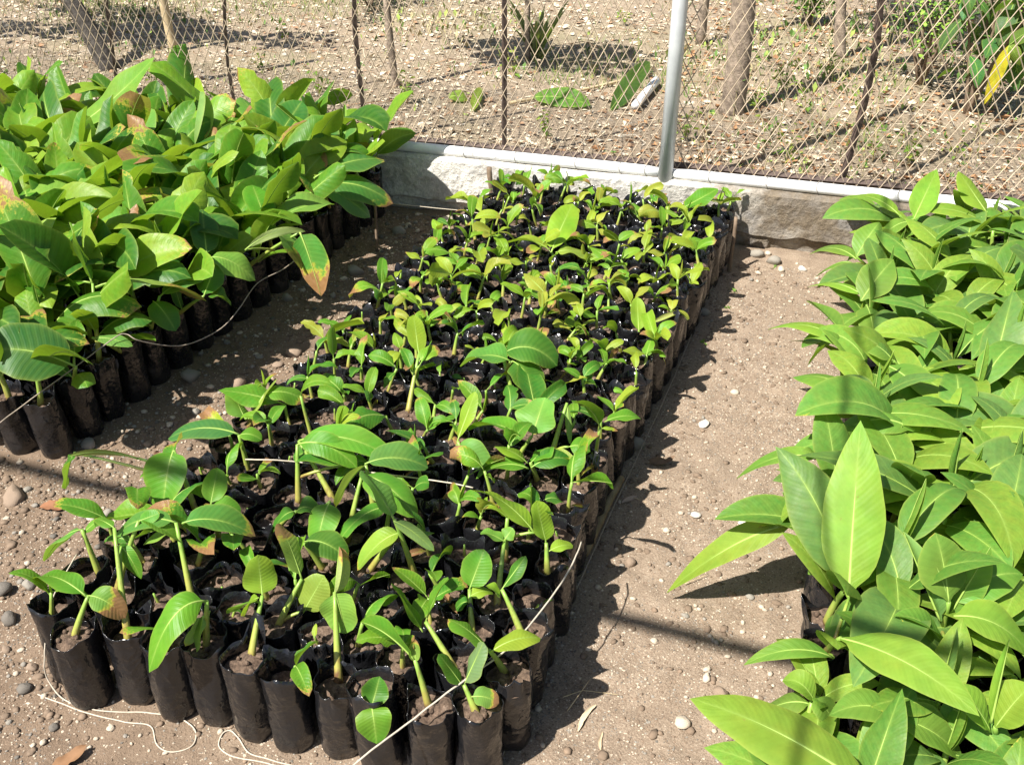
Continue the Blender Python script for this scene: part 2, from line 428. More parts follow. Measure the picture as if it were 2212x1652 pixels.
# wire ties round the bottom pipe
for u in (372, 560, 700, 1005, 1115, 1245, 1340, 1395, 1532, 1656, 1765, 1940, 2010, 2075):
    P = on_fence(u, 228 + (452 - 228) * u / 2212, 0.); x = P.x
    mb = MB(); pts = []
    for k in range(15):
        an = -.6 + 2 * math.pi * k / 14 * 1.05
        pts.append(fp(x + .006 * math.sin(k * .7) + .0015 * k * .4, .252 + .0235 * math.sin(an), .0235 * math.cos(an)))
    pts += [fp(x + .012, .262, .05)]
    mb.tube(pts, .0013, 5)
    for r in rails:
        if r[0] < x < r[1]: fpart('wire_tie', mb, M['tie'], True, r[2]) ; break

# overhead pipes of the shade frame, whose shadows cross the beds
def overhead(A, B, rad, label, feet):
    r = empty('overhead_pipe', (A.x, A.y, 0))
    mb = MB(); mb.tube([A.lerp(B, k / 8) for k in range(9)], rad, 10)
    o = obj('cross_pipe', mb.mesh('cross_pipe', [M['galv']]), r); o.location = -r.location
    for q in feet:
        mb = MB(); mb.tube([Vector((q.x, q.y, -.05)), Vector((q.x, q.y, q.z))], rad * 1.2, 10)
        o = obj('support', mb.mesh('support', [M['galv']]), r); o.location = -r.location
    return tag(r, label, 'pipe frame')
def above(g, z): return Vector((g.x + LIGHT.x / LIGHT.z * (z - g.z), g.y + LIGHT.y / LIGHT.z * (z - g.z), z))
A, B = above(at(250, 1060, 0), 2.9), above(at(1680, 1420, 0), 2.9); d = (B - A).normalized()
A -= d * 3; B += d * 3
overhead(A, B, .019, 'galvanised pipe on two legs spanning crosswise above all three beds', (A, B))
B = Vector((XM, wy(XM) + .01, 2.41)); A = Vector((XM + .05, -2.5, 2.41))
overhead(A, B, .0075, 'thin steel rod running lengthwise overhead from the fence pole top', (A,))
# ------------------------------------------------------------------ leaves, stems, bags
def blade(mb, pts, side0, W, al, be, roll=0, twist=0, keel=.35, cup=.25, wave=.12, freq=9., pf=0., rib=.0022, tube=0., notch=0., ph=0.):
    pts = [Vector(p) for p in pts]; n = len(pts) - 1
    pk = al / (al + be); norm = pk ** al * (1 - pk) ** be
    S5 = (-1, -.55, 0, .55, 1); vs, uv, ns = [], [], []
    for i, P in enumerate(pts):
        t = i / n
        T = (pts[min(i + 1, n)] - pts[max(i - 1, 0)]).normalized()
        S = side0 - T * side0.dot(T); S = S.normalized() if S.length > 1e-5 else T.orthogonal().normalized()
        Nn = T.cross(S)
        if i == 0 and False: pass
        rr = roll + twist * t
        S2 = S * math.cos(rr) + Nn * math.sin(rr); N2 = Nn * math.cos(rr) - S * math.sin(rr)
        tb = (t - pf) / (1 - pf) if pf < 1 else 0
        w = rib * 1.1 if tb <= 0 else max(rib * .6 * (1 - t), .5 * W * (tb ** al) * ((1 - tb) ** be if tb < 1 else 0) / norm)
        for s in S5:
            if tube > 0:
                a = s * math.pi * tube; r = w / (math.pi * max(tube, .3))
                p = P + S2 * (r * math.sin(a)) + N2 * (r * (1 - math.cos(a)) )
            else:
                ww = w * (1 + .02 * math.sin(freq * 2.3 * t + ph + 2 * s))
                if notch and abs(s) == 1 and math.sin(freq * 3.1 * t + ph * s) > .72: ww *= 1 - notch
                e = wave * math.sin(freq * t + ph + (1.9 if s > 0 else 0)) * s * s
                p = P + S2 * (s * ww * (1 - .12 * keel)) + N2 * (w * (keel * abs(s) - cup * s * s + e))
            vs.append(p); uv.append((s * .5 + .5, max(0, min(1, tb))))
        ns.append(N2)
    fs = [(i * 5 + j, i * 5 + j + 1, (i + 1) * 5 + j + 1, (i + 1) * 5 + j) for i in range(n) for j in range(4)]
    mb.add(vs, fs, 0, uv)
    mb.tube([p - N2 * rib * .35 for p, N2 in zip(pts, ns)], [rib * (1 - .86 * i / n) for i in range(n + 1)], 5, 1)
def arc(L, a0, a1, k=1., n=11, bend=0.):
    """rib in the xz plane starting at the origin; slope goes from a0 to a1, swinging sideways by bend"""
    p = Vector((0, 0, 0)); out = [p.copy()]; y = 0
    for i in range(n):
        t = (i + .5) / n; a = a0 + (a1 - a0) * t ** k; h = bend * t
        p = p + Vector((math.cos(a) * math.cos(h), math.cos(a) * math.sin(h), math.sin(a))) * (L / n); out.append(p.copy())
    return out
Y1 = Vector((0, 1, 0))
def pool(kind, n, seed):
    r = random.Random(seed); out = []
    for i in range(n):
        mb = MB()
        if kind == 'small':      # unit-length seedling leaves
            a0 = R(r.uniform(25, 75)); a1 = R(r.uniform(-75, 25)); W = r.uniform(.32, .5)
            blade(mb, arc(1, a0, a1, r.uniform(.7, 1.5), 11, r.uniform(-.5, .5)), Y1, W, .46, r.choice((.22, .45, .6, .8)), r.uniform(-.6, .6), r.uniform(-1.1, 1.1), r.uniform(.1, .95), r.uniform(-.1, .8), r.uniform(.05, .30), r.uniform(6, 12), r.uniform(.06, .2), .014, 0, r.choice((0, 0, 0, .3)), r.uniform(0, 6))
            mat = 'banana'
        elif kind == 'banana':
            a0 = R(r.uniform(35, 80)); a1 = R(r.uniform(-50, 45)); W = r.uniform(.32, .44)
            blade(mb, arc(1, a0, a1, r.uniform(.8, 1.6), 13, r.uniform(-.35, .35)), Y1, W, .42, r.choice((.25, .42, .5, .6)), r.uniform(-.6, .6), r.uniform(-1.0, 1.0), r.uniform(.1, .8), r.uniform(-.1, .7), r.uniform(.04, .22), r.uniform(6, 14), r.uniform(.08, .18), .0095, 0, r.choice((0, 0, 0, 0, .25)), r.uniform(0, 6))
            mat = 'banana'
        elif kind == 'canna':
            a0 = R(r.uniform(30, 75)); a1 = R(r.uniform(-65, 20)); W = r.uniform(.34, .46)
            blade(mb, arc(1, a0, a1, r.uniform(.8, 1.5), 13, r.uniform(-.3, .3)), Y1, W, r.uniform(.6, .75), r.uniform(.85, 1.1), r.uniform(-.4, .4), r.uniform(-.5, .5), r.uniform(.1, .5), r.uniform(.1, .4), r.uniform(.02, .12), r.uniform(5, 9), r.uniform(.04, .14), .0085, 0, 0, r.uniform(0, 6))
            mat = 'canna'
        else:                    # rolled spear
            blade(mb, arc(1, R(r.uniform(78, 92)), R(r.uniform(70, 95)), 1, 9), Y1, r.uniform(.18, .28), .6, .8, r.uniform(0, 3), 1.2, 0, 0, 0, 5, .15, .014, r.uniform(.8, 1.05))
            mat = 'canna'
        out.append(mb.mesh('leaf_' + kind, [M[mat], M['rib']]))
    return out
POOL = {'small': pool('small', 30, 1), 'banana': pool('banana', 26, 2), 'canna': pool('canna', 26, 3), 'spear': pool('spear', 6, 4)}

def bag_mesh(seed):
    r = random.Random(seed); mb = MB(); n = 36
    H = r.uniform(.190, .204); R0 = .0450; sl = r.uniform(.142, .170)
    hs = [0, .004, .014, .03, .05, .075, .10, .125, .145, .158, .168, .178, .187, 1.0]
    ph = [r.uniform(0, 6) for _ in range(8)]; wr = r.uniform(.7, 1.5); lean = (r.uniform(-.012, .012), r.uniform(-.012, .012))
    sq = r.uniform(.0, .10); vs = []; fs = []
    cor = [(r.uniform(0, 6.28), r.uniform(.12, .3), r.uniform(.008, .028)) for _ in range(r.randint(2, 4))]     # pointed corners of the open mouth
    ple = [(r.uniform(0, 6.28), r.uniform(.14, .26), r.uniform(.003, .010)) for _ in range(r.randint(3, 6))]     # pleats
    cre = [(r.uniform(0, 6.28), r.uniform(-8, 8), r.uniform(.02, .15), r.uniform(.0012, .003)) for _ in range(6)]
    def da(a, b): return abs((a - b + math.pi) % (2 * math.pi) - math.pi)
    def rim(th): return H - .010 + .005 * math.sin(2 * th + ph[0]) + .003 * math.sin(5 * th + ph[1]) + sum(h * max(0, 1 - da(th, a) / (w * 2.2)) for a, w, h in cor)
    def rad(th, z):
        top = max(0, min(1.6, (z - .135) / .05)); bot = max(0, 1 - z / .02)
        q = R0 * (1 - .10 * bot ** 2) * (1 + .03 * math.sin(z * 40 + ph[3]))
        q *= 1 - .05 * abs(math.sin(2 * th + ph[6])) ** 2
        q += .0012 * wr * math.sin(7 * th + 30 * z + ph[4]) + .0022 * wr * noise.noise(Vector((math.cos(th) * 2.2, math.sin(th) * 2.2, z * 30 + seed * 3)))
        for a, k, zc, d in cre: q -= d * max(0, 1 - da(th, a + k * (z - zc)) / .16) * max(0, 1 - abs(z - zc) / .06)
        q += top * (.003 * math.sin(3 * th + ph[6]) - .0005)
        for a, w, d in ple: q -= top * d * max(0, 1 - da(th, a) / w)
        for a, w, h in cor: q += top * .25 * h * max(0, 1 - da(th, a) / (w * 2))
        return q
    def P(th, z, off=0):
        top = max(0, (z - .15) / .05); q = rad(th, z) - off
        return (q * math.cos(th) * (1 + sq * top) + lean[0] * z / .2, q * math.sin(th) * (1 - sq * top) + lean[1] * z / .2, z)
    rows = len(hs)
    for k, h in enumerate(hs):
        for j in range(n):
            th = 2 * math.pi * j / n; z = rim(th) if k == rows - 1 else min(h, rim(th) - .002 * (rows - 1 - k))
            vs.append(P(th, max(0, z)))
    for j in range(n):
        th = 2 * math.pi * j / n; vs.append(P(th, rim(th) - .0003, .0009))
    for j in range(n):
        th = 2 * math.pi * j / n; vs.append(P(th, sl + .006, .0012))
    for j in range(n):
        th = 2 * math.pi * j / n; vs.append(P(th, sl - .012, .0014))
    for k in range(rows + 2):
        for j in range(n): fs.append((k * n + j, k * n + (j + 1) % n, (k + 1) * n + (j + 1) % n, (k + 1) * n + j))
    fs.append(tuple(range(n))[::-1])
    mb.add(vs, fs)
    so = MB(); rr = 5; vs = [(lean[0] * .8, lean[1] * .8, sl + .004)]; fs = []
    for k in range(1, rr + 1):
        for j in range(n // 2):
            th = 4 * math.pi * j / n; q = (rad(th, sl) - .0008) * k / rr
            z = sl + (1 - k / rr) * .006 + (.014) * noise.noise(Vector((q * math.cos(th) * 60, q * math.sin(th) * 45, seed * 2.3))) * (1 if k < rr else .3)
            vs.append((q * math.cos(th) + lean[0] * .85, q * math.sin(th) + lean[1] * .85, z))
    m2 = n // 2
    for j in range(m2): fs.append((0, 1 + j, 1 + (j + 1) % m2))
    for k in range(rr - 1):
        for j in range(m2): fs.append((1 + k * m2 + j, 1 + (k + 1) * m2 + j, 1 + (k + 1) * m2 + (j + 1) % m2, 1 + k * m2 + (j + 1) % m2))
    so.add(vs, fs)
    # a few crumbs of earth
    for _ in range(r.randint(6, 14)):
        th = r.uniform(0, 6.28); q = r.uniform(0, .034); s = r.uniform(.003, .008)
        c = Vector((q * math.cos(th) + lean[0] * .85, q * math.sin(th) + lean[1] * .85, sl + .006))
        ico(so, c, s, r)
    return mb.mesh('bag', [M['bag']]), so.mesh('soil', [M['soil']]), sl
PHI = (1 + 5 ** .5) / 2
ICO_V = [Vector(v).normalized() for v in ((-1, PHI, 0), (1, PHI, 0), (-1, -PHI, 0), (1, -PHI, 0), (0, -1, PHI), (0, 1, PHI), (0, -1, -PHI), (0, 1, -PHI), (PHI, 0, -1), (PHI, 0, 1), (-PHI, 0, -1), (-PHI, 0, 1))]
ICO_F = ((0, 11, 5), (0, 5, 1), (0, 1, 7), (0, 7, 10), (0, 10, 11), (1, 5, 9), (5, 11, 4), (11, 10, 2), (10, 7, 6), (7, 1, 8), (3, 9, 4), (3, 4, 2), (3, 2, 6), (3, 6, 8), (3, 8, 9), (4, 9, 5), (2, 4, 11), (6, 2, 10), (8, 6, 7), (9, 8, 1))
def ico(mb, c, s, r, flat=1., mat=0):
    a = r.uniform(0, 6.28); e = (r.uniform(.7, 1.3), r.uniform(.7, 1.3), r.uniform(.6, 1.) * flat)
    vs = []
    for v in ICO_V:
        k = s * r.uniform(.8, 1.15); x, y, z = v.x * e[0] * k, v.y * e[1] * k, v.z * e[2] * k
        vs.append((c[0] + x * math.cos(a) - y * math.sin(a), c[1] + x * math.sin(a) + y * math.cos(a), c[2] + z))
    mb.add(vs, ICO_F, mat)
BAGS = [bag_mesh(s) for s in range(22)]

def vcol(rng, kind):
    k = rng.random()
    if kind == 'yellow':  c = ((.19, .34, .022), (.27, .36, .03), (.13, .30, .022), (.34, .36, .045))[int(k * 4)]
    elif kind == 'green': c = ((.065, .225, .020), (.095, .265, .020), (.14, .30, .022), (.05, .18, .022))[int(k * 4)]
    elif kind == 'deep':  c = ((.032, .125, .016), (.075, .215, .018), (.145, .295, .022), (.22, .345, .028))[int(k * 4)]
    else:                 c = ((.105, .235, .036), (.145, .275, .036), (.19, .305, .036), (.11, .215, .05))[int(k * 4)]
    j = rng.uniform(.85, 1.15); return (c[0] * j, c[1] * j, c[2] * j)

ORD = 'first second third fourth fifth sixth seventh eighth ninth tenth eleventh twelfth thirteenth fourteenth fifteenth sixteenth seventeenth eighteenth nineteenth twentieth'.split()
def ordw(n):
    if n <= 20: return ORD[n - 1]
    return ('twenty-' if n < 30 else 'thirty-') + ORD[n % 10 - 1] if n % 10 else 'thirtieth'

class Plant:
    def __init__(s, x, y, bed, col, row):
        s.x, s.y, s.bed, s.col, s.row = x, y, bed, col, row; s.hero = []; s.made = None
plants = []
g = random.Random(11)
# centre bed: front line read off the photograph, then rows towards the wall
CDY = .0965
def ex(y):      # the edge along the sandy path is not quite straight
    K = ((0, 0), (1.06, 0), (1.17, .020), (1.43, .008), (1.85, -.036), (2.6, -.030), (4, -.024))
    for (a, v), (b_, w) in zip(K[:-1], K[1:]):
        if a <= y < b_: return v + (w - v) * (y - a) / (b_ - a)
    return -.024
for c in range(11):
    x0 = -.489 - .0872 * c; yf = 1.064 - .0105 * c + (.012, 0, -.014, 0, 0, 0, .012, 0, .022, -.005, .045)[c] * 1.
    nrow = int((wy(x0) - .105 - yf) / CDY) + 1
    for k in range(nrow):
        plants.append(Plant(x0 + ex(yf + k * CDY) * (1 - c / 10) + g.uniform(-.005, .005), yf + k * CDY + g.uniform(-.007, .007), 'centre', c + 1, nrow - k))
# left bed
for c in range(18):
    x0 = -1.865 - .05 - c * .100
    y0 = 1.585 - .02 * (c % 2); nrow = int((wy(x0) - .10 - y0) / .104) + 1
    for k in range(nrow):
        plants.append(Plant(x0 + g.uniform(-.008, .008) - .02 * (1 - k / 16), y0 + k * .104 + g.uniform(-.008, .008), 'left', c + 1, nrow - k))
# right bed
for c in range(8):
    x0 = .065 + c * .104
    y0 = .90; nrow = int((wy(x0) - .13 - y0) / .106) + 1
    for k in range(nrow):
        plants.append(Plant(x0 + g.uniform(-.008, .008), y0 + k * .106 + g.uniform(-.008, .008), 'right', c + 1, nrow - k))
def project(p):
    r = p.x * math.cos(YAW) + p.y * math.sin(YAW); fw = -p.x * math.sin(YAW) + p.y * math.cos(YAW); dz = p.z - CAMH
    d = fw * math.cos(PITCH) - dz * math.sin(PITCH); up = fw * math.sin(PITCH) + dz * math.cos(PITCH)
    return CX + FPX * r / d, CY - FPX * up / d
def in_view(p):
    # keep only what the photograph could show something of
    for z in (.05, .2, .45):
        u, v = project(Vector((p.x, p.y, z)))
        if -150 < u < 2370 and -50 < v < 1800: return True
    return False
plants = [p for p in plants if in_view(p)]

# leaves read off the photograph: (foot u, v) on a bag, then per leaf (base u, v, z, tip u, v, z, width px, arch, roll, twist, colour, dryness)
HERO = []
def hero(bed, fu, fv, *leaves): HERO.append((bed, fu, fv, leaves))
G, D, YG, DK = (.10, .28, .022), (.05, .18, .02), (.23, .37, .03), (.035, .12, .03)
CN, CL = (.13, .262, .036), (.195, .33, .036)
# --- middle bed, open end
hero('centre', 189, 1345, (187, 1288, .235, 79, 1250, .225, 48, .05, 0, .2, G, 0), (191, 1286, .235, 272, 1334, .19, 46, .03, .2, .3, (.14, .30, .05), .62))
hero('centre', 195, 1222, (177, 1143, .27, 96, 1212, .20, 40, .035, .3, .2, (.12, .30, .05), 0), (180, 1150, .26, 215, 1120, .29, 14, .0, .5, 0, G, .3))
hero('centre', 251, 1275, (303, 1122, .33, 390, 1170, .29, 36, .02, -.3, .2, G, .2), (300, 1125, .33, 345, 1108, .34, 22, 0, .8, .3, G, .3))
hero('centre', 324, 1335, (247, 1140, .32, 205, 1120, .32, 22, .01, 0, .3, G, .3), (262, 1180, .28, 305, 1250, .22, 26, .03, .4, .2, G, .2))
hero('centre', 401, 1292, (393, 1130, .32, 552, 1158, .27, 58, .05, .1, .1, (.075, .23, .04), .35), (380, 1128, .32, 247, 1158, .28, 44, .05, -.2, .2, (.09, .26, .045), 0), (384, 1140, .30, 310, 1175, .26, 34, .02, 0, .3, (.16, .32, .05), .2))
hero('centre', 478, 1414, (447, 1298, .285, 322, 1452, .20, 60, .10, -.6, .6, G, .0), (440, 1330, .25, 425, 1408, .19, 46, .01, .3, .2, (.14, .26, .07), .2), (452, 1318, .25, 400, 1395, .2, 26, .0, 1.2, .2, (.22, .34, .12), .3))
hero('centre', 575, 1428, (567, 1286, .27, 557, 1198, .33, 58, -.01, .2, .2, YG, 0), (560, 1290, .265, 528, 1330, .23, 46, .02, .3, .2, YG, .35), (566, 1300, .25, 490, 1325, .23, 30, .02, .5, .3, (.17, .34, .05), .2))
hero('centre', 687, 1436, (723, 1278, .29, 747, 1368, .215, 62, .02, .2, .2, (.20, .36, .06), .0), (724, 1286, .285, 733, 1180, .36, 46, 0, 1.2, .5, (.36, .40, .14), .45, .55))
hero('centre', 652, 1336, (656, 1321, .2, 700, 1242, .27, 54, .0, .7, .2, (.24, .36, .05), 0), (652, 1250, .26, 604, 1130, .33, 46, .03, .5, .8, (.25, .36, .07), .55))
hero('centre', 810, 1530, (803, 1524, .195, 820, 1460, .235, 46, -.005, .2, 0, D, 0), (803, 1526, .2, 814, 1606, .15, 58, .035, 0, .1, G, 0))
hero('centre', 906, 1528, (896, 1424, .255, 784, 1344, .30, 54, .03, .9, .5, G, .2), (897, 1430, .25, 897, 1380, .29, 24, 0, 1.4, 0, (.2, .33, .06), .4, .4))
hero('centre', 1003, 1512, (999, 1480, .205, 947, 1412, .25, 46, .005, .5, 0, D, 0), (1002, 1478, .205, 1044, 1386, .28, 40, 0, -.5, .2, (.15, .25, .10), 0), (1018, 1504, .19, 1078, 1518, .18, 38, .015, .2, .2, (.15, .32, .06), .5))
hero('centre', 1080, 1460, (1059, 1408, .245, 1168, 1378, .25, 44, .03, -.2, .3, YG, 0), (1057, 1404, .245, 968, 1336, .28, 46, .02, .5, .2, G, .3), (1054, 1418, .225, 1025, 1450, .2, 30, .01, .3, 0, (.16, .34, .06), 0))
hero('centre', 937, 1418, (914, 1364, .225, 846, 1260, .29, 62, .01, .8, .1, D, 0), (919, 1342, .24, 968, 1246, .30, 36, .02, -1.0, .3, G, .2))
hero('centre', 1011, 1320, (1014, 1272, .22, 1046, 1186, .28, 52, 0, .5, .1, G, .2), (1012, 1290, .21, 1065, 1280, .2, 26, .02, .3, 0, YG, 0), (1012, 1300, .2, 985, 1316, .18, 28, .015, 0, 0, D, 0))
hero('centre', 1084, 1362, (1084, 1272, .25, 1136, 1200, .29, 28, .0, -.6, .3, D, .2), (1080, 1290, .24, 1050, 1265, .26, 26, .01, .2, 0, YG, 0))
hero('centre', 1184, 1228, (1180, 1172, .22, 1159, 1080, .29, 46, -.01, .6, 0, YG, 0), (1186, 1190, .205, 1238, 1178, .2, 24, .015, 0, 0, YG, 0))
hero('centre', 1095, 1224, (1155, 1150, .245, 1024, 1060, .29, 58, .05, .2, .3, YG, .1), (1096, 1118, .27, 1034, 1104, .28, 22, .03, 0, .5, YG, .5))
hero('centre', 1095, 1262, (1090, 1170, .24, 1038, 1150, .25, 30, .012, .2, .2, (.15, .33, .05), 0), (1090, 1165, .24, 1108, 1140, .26, 26, 0, .3, 0, (.15, .33, .05), 0))
hero('centre', 948, 1240, (850, 1125, .33, 938, 1190, .27, 22, .02, 1.1, .2, (.2, .3, .1), .2), (852, 1122, .33, 785, 1020, .37, 66, .02, .5, .2, (.15, .34, .06), .0))
# --- middle bed, half way
hero('centre', 420, 1106, (300, 990, .28, 150, 985, .27, 14, .03, 1.2, .2, (.28, .30, .10), .2), (160, 978, .27, 142, 1056, .20, 58, .02, .4, .6, D, 0), (375, 972, .30, 352, 1110, .20, 72, .035, -.3, .5, G, 0))
hero('centre', 532, 915, (530, 905, .2, 500, 842, .25, 44, 0, .5, 0, (.15, .34, .05), 0), (538, 904, .2, 598, 818, .27, 40, 0, -.6, .2, (.28, .38, .07), .2), (572, 852, .25, 660, 866, .22, 44, .035, 0, .2, G, .35))
hero('centre', 545, 985, (517, 938, .26, 363, 948, .24, 46, .05, -.2, .1, (.055, .17, .05), .1), (516, 940, .26, 566, 950, .25, 30, .02, 0, 0, G, 0))
hero('centre', 648, 1068, (770, 1000, .25, 633, 985, .25, 64, .035, .1, .1, D, 0), (642, 960, .29, 772, 1010, .25, 44, .06, .5, .2, G, 0))
hero('centre', 800, 1100, (788, 1002, .27, 925, 1010, .24, 58, .045, .1, .2, (.08, .22, .045), 0), (790, 1004, .27, 725, 1095, .2, 42, .03, .8, .4, (.27, .36, .10), .25))
hero('centre', 1092, 890, (1103, 780, .285, 995, 792, .26, 66, .05, -.1, .2, (.11, .29, .045), 0), (1085, 765, .29, 1204, 790, .26, 70, .075, .2, 0, D, 0), (1108, 780, .285, 1162, 850, .23, 62, .03, .2, 0, D, 0))
hero('centre', 903, 905, (905, 765, .28, 893, 680, .34, 32, 0, .3, 0, YG, 0), (906, 790, .265, 932, 735, .3, 16, 0, -.9, .2, G, .2), (905, 780, .27, 950, 755, .28, 26, .015, .3, 0, YG, .4))
hero('centre', 1140, 1058, (1142, 1012, .235, 1028, 1034, .21, 40, .05, -.1, .1, G, 0), (1147, 1010, .235, 1240, 998, .225, 40, .04, .1, 0, D, 0), (1140, 1000, .24, 1070, 965, .26, 54, .02, .4, 0, YG, 0), (1146, 1000, .24, 1190, 965, .25, 44, .01, -.4, 0, G, 0))
hero('centre', 1150, 1000, (1130, 946, .245, 1012, 930, .23, 44, .055, 0, .1, G, 0), (1149, 942, .245, 1177, 858, .31, 76, 0, -.2, 0, (.14, .33, .05), .2))
hero('centre', 995, 1000, (988, 952, .23, 1027, 845, .31, 32, 0, -.7, .3, YG, 0), (985, 960, .22, 1055, 1020, .17, 46, .03, .2, .2, (.15, .32, .06), 0))
hero('centre', 1292, 950, (1306, 911, .215, 1384, 904, .21, 28, .025, 0, 0, G, 0), (1298, 905, .22, 1206, 892, .21, 28, .035, 0, .2, D, 0), (1300, 925, .2, 1335, 930, .19, 12, .005, 0, 0, YG, .5))
hero('centre', 1235, 990, (1225, 870, .28, 1232, 960, .2, 10, 0, 0, 0, (.2, .35, .08), 0), (1228, 965, .21, 1275, 975, .2, 36, .02, .2, 0, G, 0))
hero('centre', 1165, 1110, (1175, 1080, .22, 1216, 1085, .21, 34, .02, 0, 0, D, 0), (1160, 1085, .22, 1120, 1065, .23, 34, .02, 0, 0, G, 0))
# --- middle bed, wall end
hero('centre', 1490, 480, (1474, 450, .235, 1551, 408, .285, 32, .0, .4, 0, G, 0), (1468, 470, .22, 1420, 455, .23, 26, .015, 0, 0, YG, 0), (1476, 475, .21, 1440, 490, .2, 26, .015, 0, 0, YG, .2))
hero('centre', 1195, 560, (1190, 545, .215, 1237, 440, .30, 46, .01, -.2, .2, YG, 0), (1188, 540, .215, 1092, 528, .2, 34, .05, .1, .1, YG, 0), (1200, 545, .21, 1280, 560, .19, 40, .035, 0, .2, (.29, .38, .05), .2))
hero('centre', 1378, 715, (1380, 718, .18, 1376, 642, .24, 26, 0, .2, 0, YG, 0))
hero('centre', 1425, 700, (1410, 697, .19, 1466, 676, .21, 14, .0, .6, 0, (.34, .40, .12), .1, .5))
# --- left bed
hero('left', 175, 330, (158, 280, .37, 334, 124, .62, 62, -.03, .5, .2, (.16, .34, .045), 0), (240, 262, .40, 290, 190, .48, 40, 0, .5, 0, (.13, .28, .03), .2))
hero('left', 290, 380, (283, 326, .36, 325, 234, .47, 62, -.01, -.2, 0, (.14, .32, .05), 0), (270, 300, .38, 240, 225, .46, 44, 0, .3, 0, (.12, .30, .04), 0))
hero('left', 425, 380, (420, 322, .37, 433, 198, .52, 60, 0, 1, .3, (.20, .36, .10), 0, .7))
hero('left', 330, 400, (143, 330, .38, 380, 342, .33, 38, .03, .5, .2, (.085, .22, .035), .0))
hero('left', 470, 400, (467, 334, .37, 303, 414, .30, 46, .06, .2, .2, (.13, .32, .05), 0), (451, 384, .33, 514, 264, .46, 60, 0, .8, .6, (.25, .38, .08), .2, .75))
hero('left', 600, 350, (594, 306, .36, 652, 218, .47, 56, 0, .8, 0, (.05, .17, .03), 0), (600, 320, .34, 520, 210, .45, 50, .02, .2, 0, (.11, .30, .04), 0))
hero('left', 660, 400, (652, 360, .34, 702, 254, .45, 82, -.01, -.3, 0, (.06, .20, .035), 0), (650, 350, .34, 590, 290, .4, 50, .02, .4, 0, G, 0))
hero('left', 735, 370, (728, 330, .34, 760, 262, .42, 54, .02, -.5, .2, (.075, .20, .05), 0), (738, 330, .34, 745, 225, .46, 16, 0, .5, 0, (.2, .36, .06), .1, .6))
hero('left', 700, 440, (679, 384, .33, 829, 345, .33, 72, .05, -.1, .1, (.055, .18, .032), .25), (700, 400, .31, 850, 440, .22, 56, .07, .3, .2, (.05, .17, .03), .35), (700, 405, .31, 800, 470, .2, 52, .03, .2, 0, (.075, .24, .05), 0))
hero('left', 600, 540, (586, 486, .32, 720, 442, .32, 64, .05, -.1, .1, (.15, .34, .05), .0), (575, 480, .33, 545, 400, .4, 52, .01, .3, 0, G, 0))
hero('left', 552, 580, (600, 500, .36, 652, 582, .25, 48, .03, -.3, .2, (.17, .35, .06), .62), (648, 502, .36, 694, 640, .18, 66, .04, .3, .2, (.075, .24, .04), .55), (530, 540, .33, 660, 500, .36, 14, .05, 1.2, 0, (.34, .42, .15), 0))
hero('left', 520, 640, (452, 556, .33, 552, 606, .25, 58, .05, .1, .1, (.17, .37, .05), 0), (447, 552, .33, 436, 452, .42, 46, 0, .2, 0, (.045, .16, .035), 0))
hero('left', 60, 520, (8, 470, .36, 183, 402, .40, 74, .05, -.1, .1, (.20, .37, .05), 0))
hero('left', 250, 560, (205, 515, .35, 308, 465, .38, 76, .04, .2, .1, (.15, .34, .05), .2))
hero('left', 231, 765, (206, 620, .36, 446, 650, .26, 58, .09, -.25, .1, (.22, .37, .07), .5), (196, 610, .37, 52, 660, .28, 46, .06, .2, .2, G, 0), (200, 612, .37, 150, 480, .50, 46, 0, .9, .6, (.14, .31, .04), .1))
hero('left', 165, 835, (164, 792, .30, -30, 760, .36, 100, .05, -.5, .1, (.035, .12, .03), 0), (160, 770, .26, 165, 690, .33, 30, 0, .3, 0, G, 0))
hero('left', 290, 760, (200, 730, .27, 287, 748, .25, 28, .02, 0, 0, (.13, .30, .06), 0), (270, 700, .25, 250, 650, .3, 20, 0, .4, 0, G, 0))
hero('left', 365, 740, (330, 650, .28, 380, 715, .22, 44, .03, 0, .2, (.055, .19, .03), 0), (345, 640, .29, 440, 600, .3, 40, .03, 0, 0, (.06, .2, .035), 0))
hero('left', 455, 690, (440, 640, .27, 470, 560, .33, 40, 0, .3, 0, D, 0), (450, 640, .26, 500, 660, .23, 40, .03, 0, 0, D, 0))
# --- right bed
hero('right', 1802, 1425, (1834, 1290, .30, 1859, 908, .55, 116, -.02, .0, .05, CL, 0), (1816, 1378, .33, 2116, 1546, .36, 104, .05, .1, .0, CL, .15), (1800, 1420, .22, 1606, 1436, .20, 46, .06, 0, 0, CN, 0))
hero('right', 1770, 1240, (1721, 1128, .26, 1440, 1280, .03, 60, .07, -.7, .2, CL, 0), (1760, 1160, .27, 1630, 1150, .2, 62, .05, .1, .1, CN, .45), (1790, 1200, .26, 1690, 1062, .34, 58, 0, .5, 0, CN, 0), (1790, 1210, .25, 1745, 1240, .22, 60, .02, .2, 0, CN, 0))
hero('right', 1800, 1040, (1771, 992, .27, 1590, 1034, .17, 46, .07, -.2, .1, CN, 0), (1780, 1000, .27, 1732, 975, .3, 40, .02, .3, 0, CN, 0), (1790, 1040, .25, 1745, 1010, .28, 30, 0, .6, 0, CN, 0))
hero('right', 1840, 800, (1817, 736, .30, 1658, 712, .27, 58, .06, 0, .1, CL, 0), (1815, 740, .3, 1745, 790, .22, 50, .05, .1, .2, CN, 0), (1820, 720, .31, 1742, 650, .34, 46, .02, .2, 0, CN, .2))
